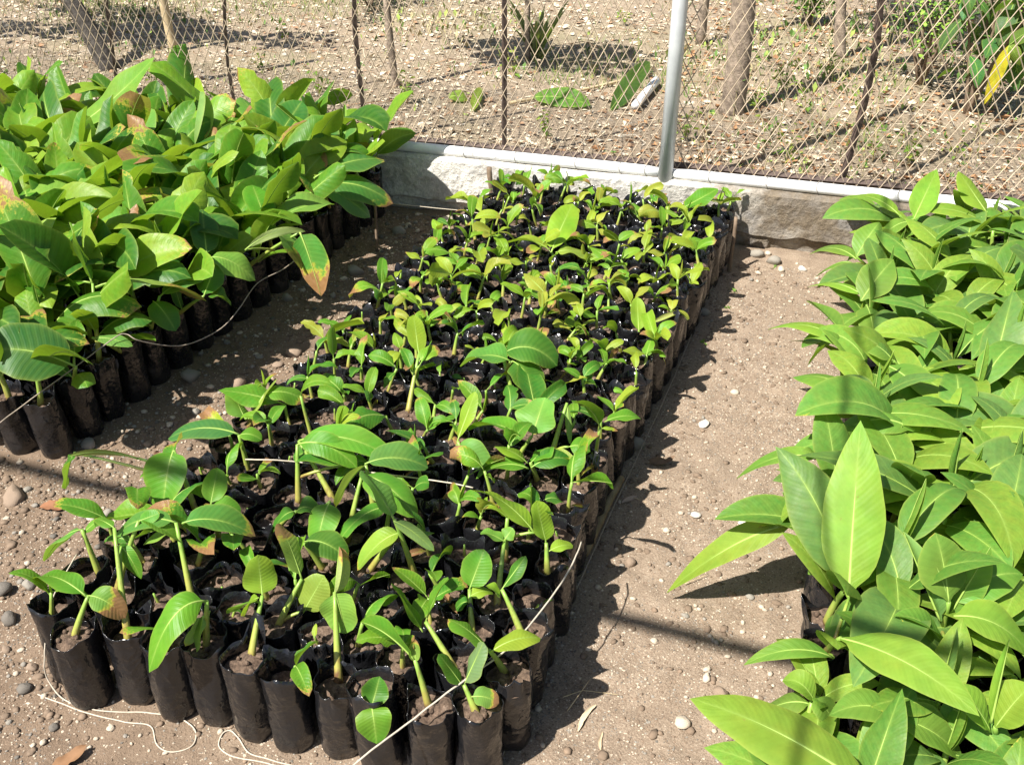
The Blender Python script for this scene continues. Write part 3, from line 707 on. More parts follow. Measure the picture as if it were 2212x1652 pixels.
hero('right', 1890, 930, (1868, 870, .31, 1712, 815, .30, 80, .06, .1, .1, CN, 0), (1974, 930, .33, 1774, 962, .26, 64, .10, -.1, .1, CN, .2), (1900, 935, .31, 1943, 1046, .22, 66, .04, .2, 0, (.09, .22, .06), 0))
hero('right', 1960, 850, (1918, 790, .34, 2042, 928, .25, 82, .05, .2, 0, CN, 0), (1930, 780, .34, 1860, 740, .36, 60, .03, .2, 0, CN, 0))
hero('right', 1985, 530, (1974, 474, .33, 2024, 366, .45, 50, 0, .3, 0, (.20, .37, .04), 0), (1943, 465, .33, 1834, 425, .33, 44, .05, 0, 0, CL, 0), (1965, 480, .32, 1890, 530, .24, 40, .05, 0, 0, CN, 0))
hero('right', 2130, 520, (2131, 458, .35, 2070, 370, .44, 62, 0, .2, 0, CL, 0), (2120, 470, .34, 2212, 500, .28, 60, .04, 0, 0, CN, 0))
hero('right', 1850, 600, (1850, 560, .28, 1748, 550, .22, 40, .06, 0, .1, CN, 0), (1850, 555, .28, 1900, 480, .36, 50, .02, .2, 0, CN, 0), (1846, 570, .27, 1760, 600, .2, 30, .05, 0, 0, CN, 0))
hero('right', 1870, 690, (1866, 640, .30, 1745, 620, .27, 36, .05, 0, .1, CL, .1), (1860, 650, .3, 1930, 560, .38, 66, .02, .2, 0, CN, 0), (1872, 660, .3, 1890, 760, .24, 56, .04, 0, 0, CN, 0))
hero('right', 2035, 1345, (2032, 1340, .28, 1953, 1148, .42, 86, 0, .6, .3, (.17, .31, .08), 0, .55), (2040, 1300, .3, 2210, 1240, .33, 86, .05, .1, 0, CN, 0), (2050, 1330, .28, 2140, 1180, .42, 70, 0, -.4, 0, CN, 0))
hero('right', 2060, 1400, (2050, 1300, .33, 2020, 1150, .42, 110, .02, .2, 0, CN, .2), (2060, 1330, .32, 2230, 1420, .26, 92, .06, .1, 0, CL, 0), (2040, 1390, .28, 1930, 1330, .32, 70, .04, .3, 0, CN, 0))
hero('right', 1850, 1690, (1900, 1720, .30, 1490, 1508, .33, 150, .05, .15, 0, CL, .0))
hero('right', 1920, 1560, (1930, 1545, .27, 1790, 1545, .26, 84, .05, 0, .1, CN, 0), (1930, 1550, .27, 2080, 1640, .2, 90, .04, .1, 0, CN, .2))
hero('right', 1740, 1560, (1750, 1520, .22, 1620, 1560, .15, 60, .05, 0, 0, CN, 0), (1760, 1515, .23, 1690, 1470, .24, 54, .04, .1, 0, CL, 0), (1755, 1510, .23, 1810, 1580, .2, 54, .03, 0, 0, CN, 0))
hero('right', 2150, 1600, (2140, 1560, .3, 2180, 1380, .45, 30, 0, .5, 0, CL, 0, .6), (2150, 1570, .3, 2230, 1480, .38, 90, .03, 0, 0, CL, 0), (2140, 1580, .28, 2050, 1480, .33, 80, .03, .2, 0, CL, .2))

hero('centre', 690, 1060, (645, 952, .285, 852, 994, .25, 50, .07, .1, .1, (.13, .32, .03), 0))
hero('centre', 800, 1130, (782, 1026, .285, 902, 1118, .24, 62, .05, .1, .0, (.11, .29, .025), 0))
hero('centre', 715, 1175, (712, 1084, .275, 684, 1188, .215, 56, .03, 0, .3, (.10, .30, .025), 0))
hero('centre', 850, 1170, (842, 1096, .265, 733, 1168, .23, 40, .05, .1, .3, (.09, .27, .025), .2))
hero('centre', 860, 1255, (866, 1150, .29, 772, 1232, .23, 44, .04, -.2, .4, (.26, .38, .04), .25))
hero('centre', 660, 1235, (655, 1170, .25, 752, 1208, .225, 52, .04, 0, .1, (.05, .17, .02), .2))
hero('centre', 640, 1155, (637, 1104, .25, 588, 1152, .215, 36, .03, 0, .1, (.055, .18, .02), 0), (640, 1104, .25, 690, 1110, .245, 36, .03, 0, 0, (.05, .17, .02), 0))
hero('centre', 470, 1180, (455, 1090, .27, 470, 1010, .32, 40, .0, .3, .2, (.12, .29, .03), .2), (455, 1095, .265, 520, 1110, .25, 34, .03, .1, .1, G, 0))


for bed, fu, fv, leaves in HERO:
    f = at(fu, fv, .17)
    best = min((p for p in plants if p.bed == bed), key=lambda p: (p.x - f.x) ** 2 + (p.y - f.y) ** 2 + (9 if p.hero else 0))
    best.hero = list(leaves)

def stem_mesh(pts, r0, r1):
    mb = MB(); n = len(pts) - 1
    mb.tube(pts, [(r0 + (r1 - r0) * (i / n) ** .8) for i in range(n + 1)], 7); return mb.mesh('stem', [M['stem']])
def qb(a, c, b, n):
    return [a * (1 - t) ** 2 + c * 2 * t * (1 - t) + b * t * t for t in [i / n for i in range(n + 1)]]

def build(p):
    rng = random.Random(int(p.x * 7919 + p.y * 104729) & 0xffffff)
    z0 = gz(p.x, p.y) - .002
    name = {'right': 'broad_leaved_seedling', 'left': 'banana_plant', 'centre': 'banana_seedling'}[p.bed]
    root = empty(name, (p.x, p.y, z0)); O = Vector((p.x, p.y, z0))
    bm, sm, sl = BAGS[rng.randrange(len(BAGS))]
    sc = rng.uniform(.95, 1.01); rz = rng.uniform(0, 6.28); szz = rng.uniform(.94, 1.05)
    obj('bag', bm, root, (0, 0, 0), (0, 0, rz), (sc, sc, szz)); obj('soil', sm, root, (0, 0, 0), (0, 0, rz), (sc, sc, szz))
    base = Vector((rng.uniform(-.012, .012), rng.uniform(-.012, .012), sl * szz - .006))
    front = p.y < 1.95; nleaf = 0; tone = ''
    def put(top, az, L, kind, ck, dry=0, tilt=0, mesh=None):
        c = vcol(rng, ck)
        obj('leaf' if kind != 'spear' else 'rolled_leaf', mesh or rng.choice(POOL[kind]), root, top, (0, tilt, az), L, (*c, 1 - dry))
    if p.hero:
        bases = []
        for i, h in enumerate(p.hero):
            bu, bv, bz, tu, tv, tzz, w, ar, roll, tw, col, dry = h[:12]
            a, t = at(bu, bv, bz), at(tu, tv, tzz)
            m_ = (a + t) / 2 + Vector((0, 0, ar)); W = px(w, (a + t) / 2) * (1.2 if p.bed == 'right' else 1.4)
            hd = Vector((t.x - a.x, t.y - a.y, 0))
            if hd.length < .02: hd = Vector((math.cos(YAW), math.sin(YAW), 0)) if i % 2 else Vector((-math.sin(YAW), math.cos(YAW), 0))
            side = Vector((0, 0, 1)).cross(hd.normalized())
            if hd.length < .55 * abs(t.z - a.z): side = Vector((math.cos(YAW), math.sin(YAW), 0)) * (1 if t.z > a.z else -1)
            mb = MB(); can = p.bed == 'right'
            tube_ = h[12] if len(h) > 12 else 0
            al, be = ((.62, .92) if can else (.45, .55)); L = (t - a).length
            pts = qb(a - O, m_ - O, t - O, 15)
            blade(mb, pts, side, W, al, be, roll, tw + rng.uniform(-.45, .45), rng.uniform(.15, .55), rng.uniform(.1, .5), .05 if can else rng.uniform(.06, .2), 9, (.05 if can else .08), min(.0042, .011 * L + .0008), tube_, 0, i * 2.1)
            c = vcol(rng, 'right') if col is None else tuple(x * rng.uniform(.92, 1.08) for x in col)
            obj('rolled_leaf' if tube_ else 'leaf', mb.mesh('leaf', [M['canna' if can else 'banana'], M['rib']]), root, (0, 0, 0), None, None, (*c, 1 - dry))
            bases.append(a - O); nleaf += 1
        # the stem runs from the soil to the leaf bases
        bases.sort(key=lambda q: q.z); topp = bases[-1]
        r0 = .0088 if p.bed == 'centre' else .009
        mid = base.lerp(topp, .5); mid.x = base.x * .6 + topp.x * .4; mid.y = base.y * .6 + topp.y * .4
        obj('stem', stem_mesh(qb(base, mid, topp, 6), r0, .0036), root)
        for q in bases[:-1]:
            if (q - topp).length > .03:
                k = base.lerp(topp, max(.15, min(.85, (q.z - base.z) / max(.01, topp.z - base.z) - .25)))
                obj('petiole', stem_mesh(qb(k, (k + q) / 2 + Vector((0, 0, .012)), q, 4), .0042, .0028), root)
        if p.bed != 'centre':
            for _ in range(2):
                az = rng.uniform(0, 6.28); put(base.lerp(topp, .35), az, rng.uniform(.13, .2), 'banana' if p.bed == 'left' else 'canna', 'deep' if p.bed == 'left' else 'right')
        tone = 'long-leaved green'
    elif p.bed == 'centre':
        u = rng.random()
        yel = 'yellow' if (p.y > 2.0 and rng.random() < .72) or rng.random() < .18 else 'green'
        tone = 'yellow-green' if yel == 'yellow' else 'green'
        if u < (.24 if p.y < 1.75 else .16):     # only a shoot
            h = rng.uniform(.015, .05); top = base + Vector((rng.uniform(-.01, .01), rng.uniform(-.01, .01), h))
            obj('stem', stem_mesh(qb(base, base.lerp(top, .5), top, 4), .0045, .002), root); tone = 'leafless shoot of a'
            if rng.random() < .6: put(top - Vector((0, 0, .008)), rng.uniform(0, 6.28), rng.uniform(.03, .05), 'small', yel)
        else:
            big = rng.random() < (.22 if front else .15)
            h = rng.uniform(.035, .085) * (1.35 if big else 1) * (1.15 if front else 1)
            top = base + Vector((rng.uniform(-.028, .028), rng.uniform(-.028, .028), h))
            mid = base.lerp(top, .5) + Vector((rng.uniform(-.006, .006), rng.uniform(-.006, .006), 0))
            obj('stem', stem_mesh(qb(base, mid, top, 5), rng.uniform(.0048, .0075), .0032), root)
            nl = rng.choice((1, 2, 3, 3, 4) if not front else (1, 2, 2, 3)); az = rng.uniform(0, 6.28)
            for k in range(nl):
                L = rng.uniform(.055, .10) * (1.5 if big else 1) * (1.15 if front else 1) * (1 - .1 * k)
                q = base.lerp(top, 1 - .16 * k * rng.uniform(.4, 1))
                put(q, az, L, 'small', yel, rng.choice((0, 0, 0, .0, .2, .35, .55)))
                az += rng.uniform(1.5, 2.9)
            if rng.random() < .22: put(top - Vector((0, 0, .01)), 0, rng.uniform(.05, .09), 'spear', yel)
            if rng.random() < .22:
                c = (.26, .12, .05); L = rng.uniform(.05, .09)
                obj('withered_leaf', rng.choice(POOL['small']), root, base.lerp(top, .3), (0, .7, rng.uniform(0, 6.28)), (L, L * .5, L), (*c, 0))
    else:
        left = p.bed == 'left'; kd = 'banana' if left else 'canna'; ck = 'deep' if left else 'right'
        edge = p.col == 1
        h = rng.uniform(.07, .16) if left else rng.uniform(.06, .15) * (.6 if p.y < 1.5 else 1)
        top = base + Vector((rng.uniform(-.03, .03), rng.uniform(-.03, .03), h))
        obj('stem', stem_mesh(qb(base, base.lerp(top, .5) + Vector((rng.uniform(-.01, .01), rng.uniform(-.01, .01), 0)), top, 5), .0095, .005), root)
        nl = rng.choice((3, 3, 4) if left else (3, 4, 4, 5)); az = rng.uniform(0, 6.28)
        for k in range(nl):
            L = (rng.uniform(.22, .37) if left else rng.uniform(.17, .28)) * (1 - .05 * k) * (1.0 if rng.random() < .8 else 1.2)
            if not left and p.y < 1.5: L *= .72
            q = base.lerp(top, 1 - .14 * k)
            put(q, az, L, kd, ck, rng.choice((0, 0, 0, 0, 0, 0, 0, .3, .5) if left else (0, 0, 0, 0, 0, .2)))
            az += rng.uniform(1.7, 2.7)
        if rng.random() < (.3 if left or p.y > 1.5 else .12): put(top - Vector((0, 0, .02)), rng.uniform(0, 6.28), rng.uniform(.13, .22), 'spear', ck)
        tone = 'leafy green' if left else 'fresh green'
    where = {'centre': 'sandy path', 'left': 'stony path', 'right': 'sandy path'}[p.bed]
    kind = {'centre': 'seedling', 'left': 'banana plant', 'right': 'broad-leaved plant'}[p.bed]
    if p.bed == 'right': lab = '%s %s in black bag, %s from sandy path, %s row from wall'
    else: lab = '%s %s in black bag, %s from ' + where + ', %s row from wall'
    tag(root, lab % (tone, kind, ordw(p.col), ordw(p.row)), 'seedling', {'centre': 'seedlings bagged in the middle bed', 'left': 'banana plants bagged along the stony path', 'right': 'broad-leaved plants bagged beyond the sandy path'}[p.bed])
for p in plants: build(p)
print('PLANTS', len(plants), [sum(1 for p in plants if p.bed == k) for k in ('centre', 'left', 'right')])
# ------------------------------------------------------------------ stones and gravel
def stone_mesh(seed):
    r = random.Random(seed); mb = MB(); n, k = 12, 7; vs = []; fs = []
    e = (r.uniform(.8, 1.3), r.uniform(.65, 1.), r.uniform(.45, .8))
    planes = [(Vector((r.uniform(-1, 1), r.uniform(-1, 1), r.uniform(-.6, 1))).normalized(), r.uniform(.62, .92)) for _ in range(9)]
    for i in range(k + 1):
        la = -math.pi / 2 + math.pi * i / k
        for j in range(n):
            lo = 2 * math.pi * j / n; d = Vector((math.cos(la) * math.cos(lo), math.cos(la) * math.sin(lo), math.sin(la)))
            q = 1 + .22 * noise.noise(d * 1.4 + Vector((seed * 5.1, 0, 0))) + .08 * noise.noise(d * 4 + Vector((seed, 3, 0)))
            for pl_ in planes: q = min(q, pl_[1] / max(.05, d.dot(pl_[0])))
            vs.append((d.x * q * e[0], d.y * q * e[1], d.z * q * e[2]))
    for i in range(k):
        for j in range(n): fs.append((i * n + j, i * n + (j + 1) % n, (i + 1) * n + (j + 1) % n, (i + 1) * n + j))
    mb.add(vs, fs); return mb.mesh('stone', [M['stone']])
STONES = [stone_mesh(i) for i in range(14)]
SC = {'cream': (.52, .44, .34, 1), 'grey': (.27, .245, .205, 1), 'brown': (.27, .20, .145, 1), 'slate': (.16, .142, .12, 1), 'white': (.62, .58, .51, 1)}
sr = random.Random(5); LAB = {}
PLACE = {'s': 'on the sandy path', 'l': 'on the stony path', 'c': 'on bare earth by the loose twine', 'w': 'at the foot of the concrete wall', 'b': 'against the bags beside the sandy path'}
for u, v, rp, col, pl in ((1475, 1562, 24, 'cream', 's'), (1557, 1502, 22, 'brown', 's'), (1370, 965, 25, 'grey', 'b'), (1520, 922, 13, 'white', 's'), (1413, 1388, 11, 'cream', 's'), (1526, 1468, 11, 'cream', 's'),
        (1503, 1116, 11, 'white', 's'), (1580, 1154, 10, 'cream', 's'), (1440, 1148, 10, 'cream', 's'), (1603, 1131, 8, 'white', 's'), (1633, 554, 17, 'grey', 'w'), (1658, 552, 9, 'cream', 'w'), (1672, 569, 18, 'grey', 'w'),
        (1733, 585, 10, 'white', 'w'), (1687, 588, 9, 'cream', 'w'), (1637, 594, 8, 'cream', 'w'), (1517, 677, 17, 'grey', 'b'), (1587, 851, 10, 'cream', 's'), (1480, 1330, 8, 'grey', 's'), (1620, 1290, 9, 'grey', 's'), (1360, 1215, 15, 'brown', 'b'),
        (413, 817, 24, 'grey', 'l'), (517, 828, 23, 'brown', 'l'), (621, 647, 15, 'grey', 'l'), (637, 763, 22, 'brown', 'l'), (768, 589, 18, 'grey', 'l'), (741, 603, 9, 'cream', 'l'), (204, 932, 15, 'grey', 'l'), (193, 962, 19, 'grey', 'l'),
        (367, 919, 10, 'cream', 'l'), (455, 836, 10, 'cream', 'l'), (424, 890, 12, 'grey', 'l'), (600, 790, 11, 'brown', 'l'), (690, 690, 12, 'brown', 'l'), (560, 770, 9, 'grey', 'l'), (320, 960, 12, 'brown', 'l'), (720, 640, 10, 'grey', 'l'),
        (23, 1340, 25, 'slate', 'c'), (54, 1487, 20, 'slate', 'c'), (8, 1279, 22, 'slate', 'c'), (239, 1572, 12, 'cream', 'c'), (197, 1124, 11, 'white', 'c'), (291, 1108, 17, 'cream', 'c'), (50, 1155, 9, 'cream', 'c'), (69, 1440, 13, 'brown', 'c'),
        (116, 1572, 14, 'slate', 'c'), (95, 1606, 10, 'cream', 'c'), (64, 1267, 16, 'grey', 'c'), (33, 1080, 28, 'brown', 'c'), (235, 1116, 13, 'grey', 'c'), (60, 1060, 10, 'grey', 'c'), (150, 1090, 10, 'grey', 'c'), (12, 1400, 12, 'brown', 'c'), (20, 1560, 9, 'grey', 'c'),
        (860, 502, 17, 'grey', 'w'), (968, 487, 19, 'cream', 'w'), (905, 520, 10, 'brown', 'w'), (830, 560, 9, 'grey', 'w'), (930, 505, 8, 'brown', 'w')):
    p = at(u, v, 0.); r = px(rp, p); p.z = gz(p.x, p.y) + r * .28
    o = obj('stone', STONES[sr.randrange(14)], None, p, (sr.uniform(-.2, .2), sr.uniform(-.2, .2), sr.uniform(0, 6.28)), r, SC[col])
    size = 'large' if rp >= 20 else 'rounded' if rp >= 14 else 'small'
    LAB.setdefault((size, col, pl), []).append(o)
def rank_labels(objs, label, cat, group):
    objs = sorted(objs, key=lambda o: wy(o.location.x) - o.location.y)
    for i, o in enumerate(objs):
        if len(objs) == 1: tag(o, label, cat)
        else: tag(o, label + ', ' + ('nearest to the wall' if i == 0 else 'farthest from the wall' if i == len(objs) - 1 else ORD[i] + ' nearest the wall'), cat, group)
for (size, col, pl), objs in LAB.items():
    rank_labels(objs, '%s %s stone lying %s' % (size, col, PLACE[pl]), 'stone', '%s %s stones %s' % (size, col, PLACE[pl]))
GM = [simple('gravel_cream', (.46, .385, .295), .9, .2, 80.), simple('gravel_grey', (.25, .225, .19), .9, .25, 80.), simple('gravel_brown', (.23, .165, .115), .9, .25, 80.), simple('gravel_slate', (.14, .125, .105), .9, .25, 80.), simple('earth_clod', (.19, .138, .097), .95, .25, 60., .002)]
mb = MB(); k = 0
while k < 9500:
    x, y = sr.uniform(-3.4, .6), sr.uniform(.75, 3.5)
    u, v = project(Vector((x, y, 0)))
    if not (-40 < u < 2260 and v < 1720): continue
    left = x < -1.3; pr = .9 if left else .55
    pr *= .45 + .9 * max(0, .5 + nse(x, y, 2.6, 31))
    if y > wy(x) - .07: continue
    if -1.36 < x < -.47 and y > 1.1: continue
    if sr.random() > pr: continue
    s = .0016 + .0065 * sr.random() ** 4.5
    if y > wy(x) - .35: s *= 1.4
    if left: s *= 1.25
    ico(mb, (x, y, gz(x, y) + s * .25), s, sr, .75, sr.choice((0, 0, 1, 2, 2, 1, 3) if left else (0, 0, 0, 2, 2, 1))); k += 1
k = 0
while k < 4500:
    x, y = sr.uniform(-3.0, .3), sr.uniform(.75, 3.45)
    if y > wy(x) - .08 or (-1.36 < x < -.47 and y > 1.1) or x < -1.9 and y > 1.5: continue
    if sr.random() > (.9 if x < -1.3 else .28): continue
    ico(mb, (x, y, gz(x, y) + .001), .003 + .009 * sr.random() ** 3, sr, .6, 4); k += 1
k = 0; OV = ((1, 0, 0), (0, 1, 0), (-1, 0, 0), (0, -1, 0), (0, 0, .8), (0, 0, -.6)); OF = ((0, 1, 4), (1, 2, 4), (2, 3, 4), (3, 0, 4))
while k < 60000:
    x, y = sr.uniform(-2.4, .25), sr.uniform(.75, 3.45)
    if y > wy(x) - .07 or (-1.34 < x < -.52 and y > 1.1) or x < -1.9 and y > 1.5: continue
    u, v = project(Vector((x, y, 0)))
    if not (-20 < u < 2232 and v < 1690): continue
    if sr.random() > .55 + .8 * nse(x, y, 3.1, 71): continue
    s = sr.uniform(.0011, .0026) * (1 + .6 * (sr.random() < .12)); a = sr.uniform(0, 1.57); c, q = math.cos(a) * s, math.sin(a) * s; z = gz(x, y) + s * .15; e = sr.uniform(.6, 1.2)
    mb.add([(x + c, y + q, z), (x - q * e, y + c * e, z), (x - c, y - q, z), (x + q * e, y - c * e, z), (x + sr.uniform(-.3, .3) * s, y, z + s * .8)], OF, sr.choice((0, 2, 2, 4, 4, 4, 1, 0, 3))); k += 1
stuff(obj('gravel', mb.mesh('gravel', GM)), 'fine mixed gravel scattered over the brown earth paths', 'gravel')

# ------------------------------------------------------------------ twine, sticks, straw
def smooth(pts, n=6):
    out = []; P = [pts[0]] + pts + [pts[-1]]
    for i in range(1, len(P) - 2):
        a, b, c, d = P[i - 1], P[i], P[i + 1], P[i + 2]
        for k in range(n):
            t = k / n; out.append(.5 * ((2 * b) + (c - a) * t + (2 * a - 5 * b + 4 * c - d) * t * t + (3 * b - a - 3 * c + d) * t ** 3))
    out.append(pts[-1]); return out
def twine(pix, r, mat, label):
    pts = []
    for u, v, z in pix:
        p = at(u, v, z)
        if z < .012: p.z = gz(p.x, p.y) + r + .0012
        pts.append(p)
    P = smooth(pts); P = [p + Vector((noise.noise(p * 40), noise.noise(p * 40 + Vector((9, 0, 0))), 0)) * .0012 for p in P]
    mb = MB(); mb.tube(P, r, 5)
    c = P[0]; mb.v = [(x - c.x, y - c.y, z - c.z) for x, y, z in mb.v]
    tag(obj('twine', mb.mesh('twine', [M[mat]]), None, c), label, 'twine')
twine(((1070, 1662, .01), (1200, 1372, .018), (1330, 1085, .02), (1440, 850, .02), (1525, 650, .02), (1572, 545, .03)), .0014, 'twine_dark', 'thin dark twine stretched low along the bags beside the sandy path')
twine(((740, 1672, .17), (800, 1622, .185), (870, 1570, .19), (950, 1508, .205), (1030, 1450, .215), (1100, 1398, .215), (1160, 1330, .215), (1210, 1262, .215), (1245, 1200, .215), (1256, 1170, .2)), .0018, 'twine', 'pale twine stretched across the bag fronts at the open end')
twine(((0, 913, .2), (50, 875, .21), (166, 790, .25), (247, 730, .28), (272, 722, .28), (301, 736, .26), (367, 747, .2), (417, 740, .18), (478, 709, .18), (517, 666, .2), (556, 612, .22), (617, 578, .22), (690, 520, .22)), .0016, 'twine_dark', 'grey twine sagging along the banana plants above the stony path')
twine(((166, 1197, .22), (123, 1271, .20), (104, 1332, .15), (96, 1421, .08), (102, 1464, .03), (131, 1502, .006), (185, 1529, .003), (250, 1536, .003), (316, 1537, .003), (386, 1549, .003), (420, 1575, .003), (417, 1606, .003), (374, 1622, .003), (339, 1606, .003), (324, 1566, .003), (270, 1560, .003), (193, 1541, .003), (135, 1518, .003), (81, 1498, .003)), .0015, 'twine', 'loose pale twine end looped on the earth by the corner bag')
twine(((660, 1668, .003), (600, 1655, .003), (559, 1646, .003), (498, 1633, .003), (472, 1606, .003), (480, 1583, .003), (498, 1576, .003), (515, 1592, .003), (540, 1628, .003), (580, 1642, .003), (650, 1658, .003), (700, 1676, .003)), .0015, 'twine', 'short loop of pale twine on the earth before the front bags')
twine(((530, 992, .225), (580, 993, .235), (636, 997, .225), (700, 1005, .215), (800, 1020, .215), (955, 1040, .225), (1022, 1053, .225)), .0018, 'twine', 'pale twine lying across bag tops in the middle bed')
twine(((820, 437, .12), (925, 448, .14), (1005, 456, .17), (1040, 462, .19)), .0015, 'twine', 'pale twine running along the wall to the last bags')
def stick(name, pix, r, mat, label, cat, n=7, taper=.8, wob=.004):
    pts = [q if isinstance(q, Vector) else at(*q) for q in pix]; P = []
    for i in range(len(pts) - 1):
        for k in range(6): P.append(pts[i].lerp(pts[i + 1], k / 6))
    P.append(pts[-1]); P = [p + Vector((noise.noise(p * 11), noise.noise(p * 11 + Vector((5, 0, 0))), 0)) * wob for p in P]
    mb = MB(); m_ = len(P) - 1
    mb.tube(P, [r * (1 - (1 - taper) * i / m_) * (1 + .08 * noise.noise(p * 60)) for i, p in enumerate(P)], n)
    c = P[0]; mb.v = [(x - c.x, y - c.y, z - c.z) for x, y, z in mb.v]
    o = obj(name, mb.mesh(name, [M[mat]]), None, c)
    return tag(o, label, cat) if label else o
stick('bamboo_stick', [(1262, 1192, .014), (1300, 1115, .014), (1342, 1032, .014)], .0125, 'bamboo', 'dry bamboo stick lying against the bags beside the sandy path', 'stick')
q = on_fence(1058, 362, -.085); stick('wooden_stake', [Vector((q.x + .006, q.y, -.03)), Vector((q.x + .004, q.y, q.z * .5)), q], .0115, 'wood', 'short brown wooden stake standing before the concrete wall', 'stake', 8, .95)
q = at(815, 540, 0); stick('thin_stick', [Vector((q.x, q.y, -.02)), Vector((q.x, q.y + .01, .15)), Vector((q.x - .01, q.y + .02, .24))], .006, 'wood', 'thin brown stick standing at the corner of banana plants', 'stick')
q = at(1592, 500, 0); stick('short_stake', [Vector((-.455, 3.34, -.02)), Vector((-.455, 3.345, .215))], .008, 'wood', 'short stake at the last bags beside the sandy path', 'stake')
def flat_piece(name, u, v, L, W, az, col, label, cat, curl=.3, mat='deadleaf', seed=0):
    p = at(u, v, 0); p.z = gz(p.x, p.y) + .004
    mb = MB(); blade(mb, [Vector((t * L - L / 2, .1 * L * math.sin(t * 3 + seed), curl * L * (.5 + .5 * math.sin(t * 4 + seed)) * t)) for t in [i / 10 for i in range(11)]], Y1, W, .4, .6, 0, .5, .5, .1, .3, 8, .05, .0012, 0, .2, seed)
    o = obj(name, mb.mesh(name, [M[mat], M[mat]]), None, p, (0, 0, az), None, (*col, 1)); return tag(o, label, cat)
flat_piece('dry_leaf', 112, 1104, .06, .03, .5, (.24, .11, .055), 'curled rust-brown dry leaf among stones by the corner bags', 'dry leaf', .4, seed=1)
flat_piece('dry_leaf', 386, 1535, .055, .03, 2.3, (.33, .20, .12), 'pale brown dry leaf lying inside the loose twine loop', 'dry leaf', .1, seed=2)
flat_piece('dry_leaf', 1428, 1002, .07, .028, .2, (.17, .11, .07), 'dark curled dry leaf on the sandy path near the grey stone', 'dry leaf', .45, seed=3)
flat_piece('dry_leaf', 150, 1640, .07, .03, .9, (.22, .12, .06), 'brown withered leaf on the bare earth below the twine end', 'dry leaf', .2, seed=4)
flat_piece('dry_leaf', 345, 1000, .06, .028, 2., (.35, .19, .12), 'reddish dry leaf on the stony path by the drooping seedling', 'dry leaf', .25, seed=5)
flat_piece('straw_piece', 1269, 1552, .075, .011, R(75), (.62, .50, .33), 'flat pale straw piece on the sandy path by the front bags', 'straw', .02, seed=6)
flat_piece('straw_piece', 1300, 1600, .045, .007, R(110), (.52, .40, .26), 'narrow straw splinter near the pale straw piece', 'straw', .02, seed=7)
flat_piece('dry_leaf', 1360, 1080, .05, .014, 1.2, (.4, .3, .24), 'narrow pale dry leaf beside the bamboo stick', 'dry leaf', .08, seed=8)
for pix, lab in ((((1216, 1505, .004), (1260, 1490, .006), (1335, 1500, .004)), 'thin dry grass stalk crossing above the pale straw piece'), (((1225, 1535, .004), (1250, 1500, .02), (1275, 1465, .03)), 'thin dry grass stalk propped over the pale straw piece'),
                 (((1480, 1260, .004), (1530, 1240, .004)), 'short brown twig under the drooping pointed leaf'), (((1370, 1075, .004), (1420, 1093, .004)), 'short dark twig near the bamboo stick')):
    stick('dry_stalk', list(pix), .0013, 'straw', lab, 'stalk', 5, .5, .002)

# ------------------------------------------------------------------ field beyond the fence
fr = random.Random(21)
LM = [simple('litter_pale', (.62, .52, .38), .9, .2, 30.), simple('litter_brown', (.32, .20, .12), .9, .25, 30.), simple('litter_orange', (.36, .20, .10), .9, .25, 30.), simple('litter_grey', (.42, .38, .31), .9, .2, 30.)]
mb = MB(); k = 0
while k < 26000:
    x = fr.uniform(-6.6, 1.6); y = wy(x) + .09 + 4.8 * fr.random() ** 1.35
    if fr.random() > .35 + .9 * max(0, .5 + nse(x, y, 1.3, 41)): continue
    s = fr.uniform(.005, .013 + .012 * fr.random()) * (1.25 if y > 5 else 1); a = fr.uniform(0, 6.28); w = s * fr.uniform(.25, .6); c, q = math.cos(a), math.sin(a); z = tz(x, y) + .003
    h = [fr.uniform(0, .6) * s for _ in range(4)]
    vs = [(x - c * s, y - q * s, z + h[0]), (x - q * w, y + c * w, z + h[1]), (x + c * s, y + q * s, z + h[2]), (x + q * w, y - c * w, z + h[3] * .3)]
    mt = fr.choice((0, 0, 0, 1, 3)) if x < -1.2 else fr.choice((0, 0, 1, 2, 2, 3))
    mb.add(vs, ((0, 1, 3), (1, 2, 3)), mt); k += 1
for k in range(2600):       # larger curled dead leaves, thicker towards the shrubs
    x = fr.uniform(-6.4, 1.6) if k < 1100 else fr.uniform(-1.3, 1.5); y = wy(x) + .1 + 4.2 * fr.random() ** 1.2; s = fr.uniform(.012, .03); a = fr.uniform(0, 6.28); w = s * fr.uniform(.3, .55); z = tz(x, y) + .004
    c, q = math.cos(a), math.sin(a); l1, l2, l3 = (fr.uniform(0, .7) * s for _ in range(3))
    vs = [(x - c * s, y - q * s, z + l1), (x - q * w, y + c * w, z + l2), (x, y, z), (x + q * w, y - c * w, z + l3), (x + c * s, y + q * s, z + fr.uniform(0, .5) * s)]
    mb.add(vs, ((0, 1, 2), (0, 2, 3), (1, 4, 2), (2, 4, 3)), fr.choice((0, 1, 1, 3, 0)) if x < -1.2 else fr.choice((0, 0, 1, 2, 2, 2)))
for k in range(1600):
    x = fr.uniform(-6.6, 1.6); y = wy(x) + .1 + 4.5 * fr.random() ** 1.3
    ico(mb, (x, y, tz(x, y)), fr.uniform(.006, .02), fr, .7, fr.choice((0, 0, 3, 1)))
for k in range(700):
    x = fr.uniform(-6.6, 1.6); y = wy(x) + .1 + 4.5 * fr.random(); a = fr.uniform(0, 6.28); L = fr.uniform(.04, .22); z = tz(x, y) + .006
    mb.tube([(x, y, z), (x + math.cos(a) * L * .5, y + math.sin(a) * L * .5, z + fr.uniform(0, .03)), (x + math.cos(a + .3) * L, y + math.sin(a + .3) * L, z)], .002, 4, fr.choice((0, 3, 1)))
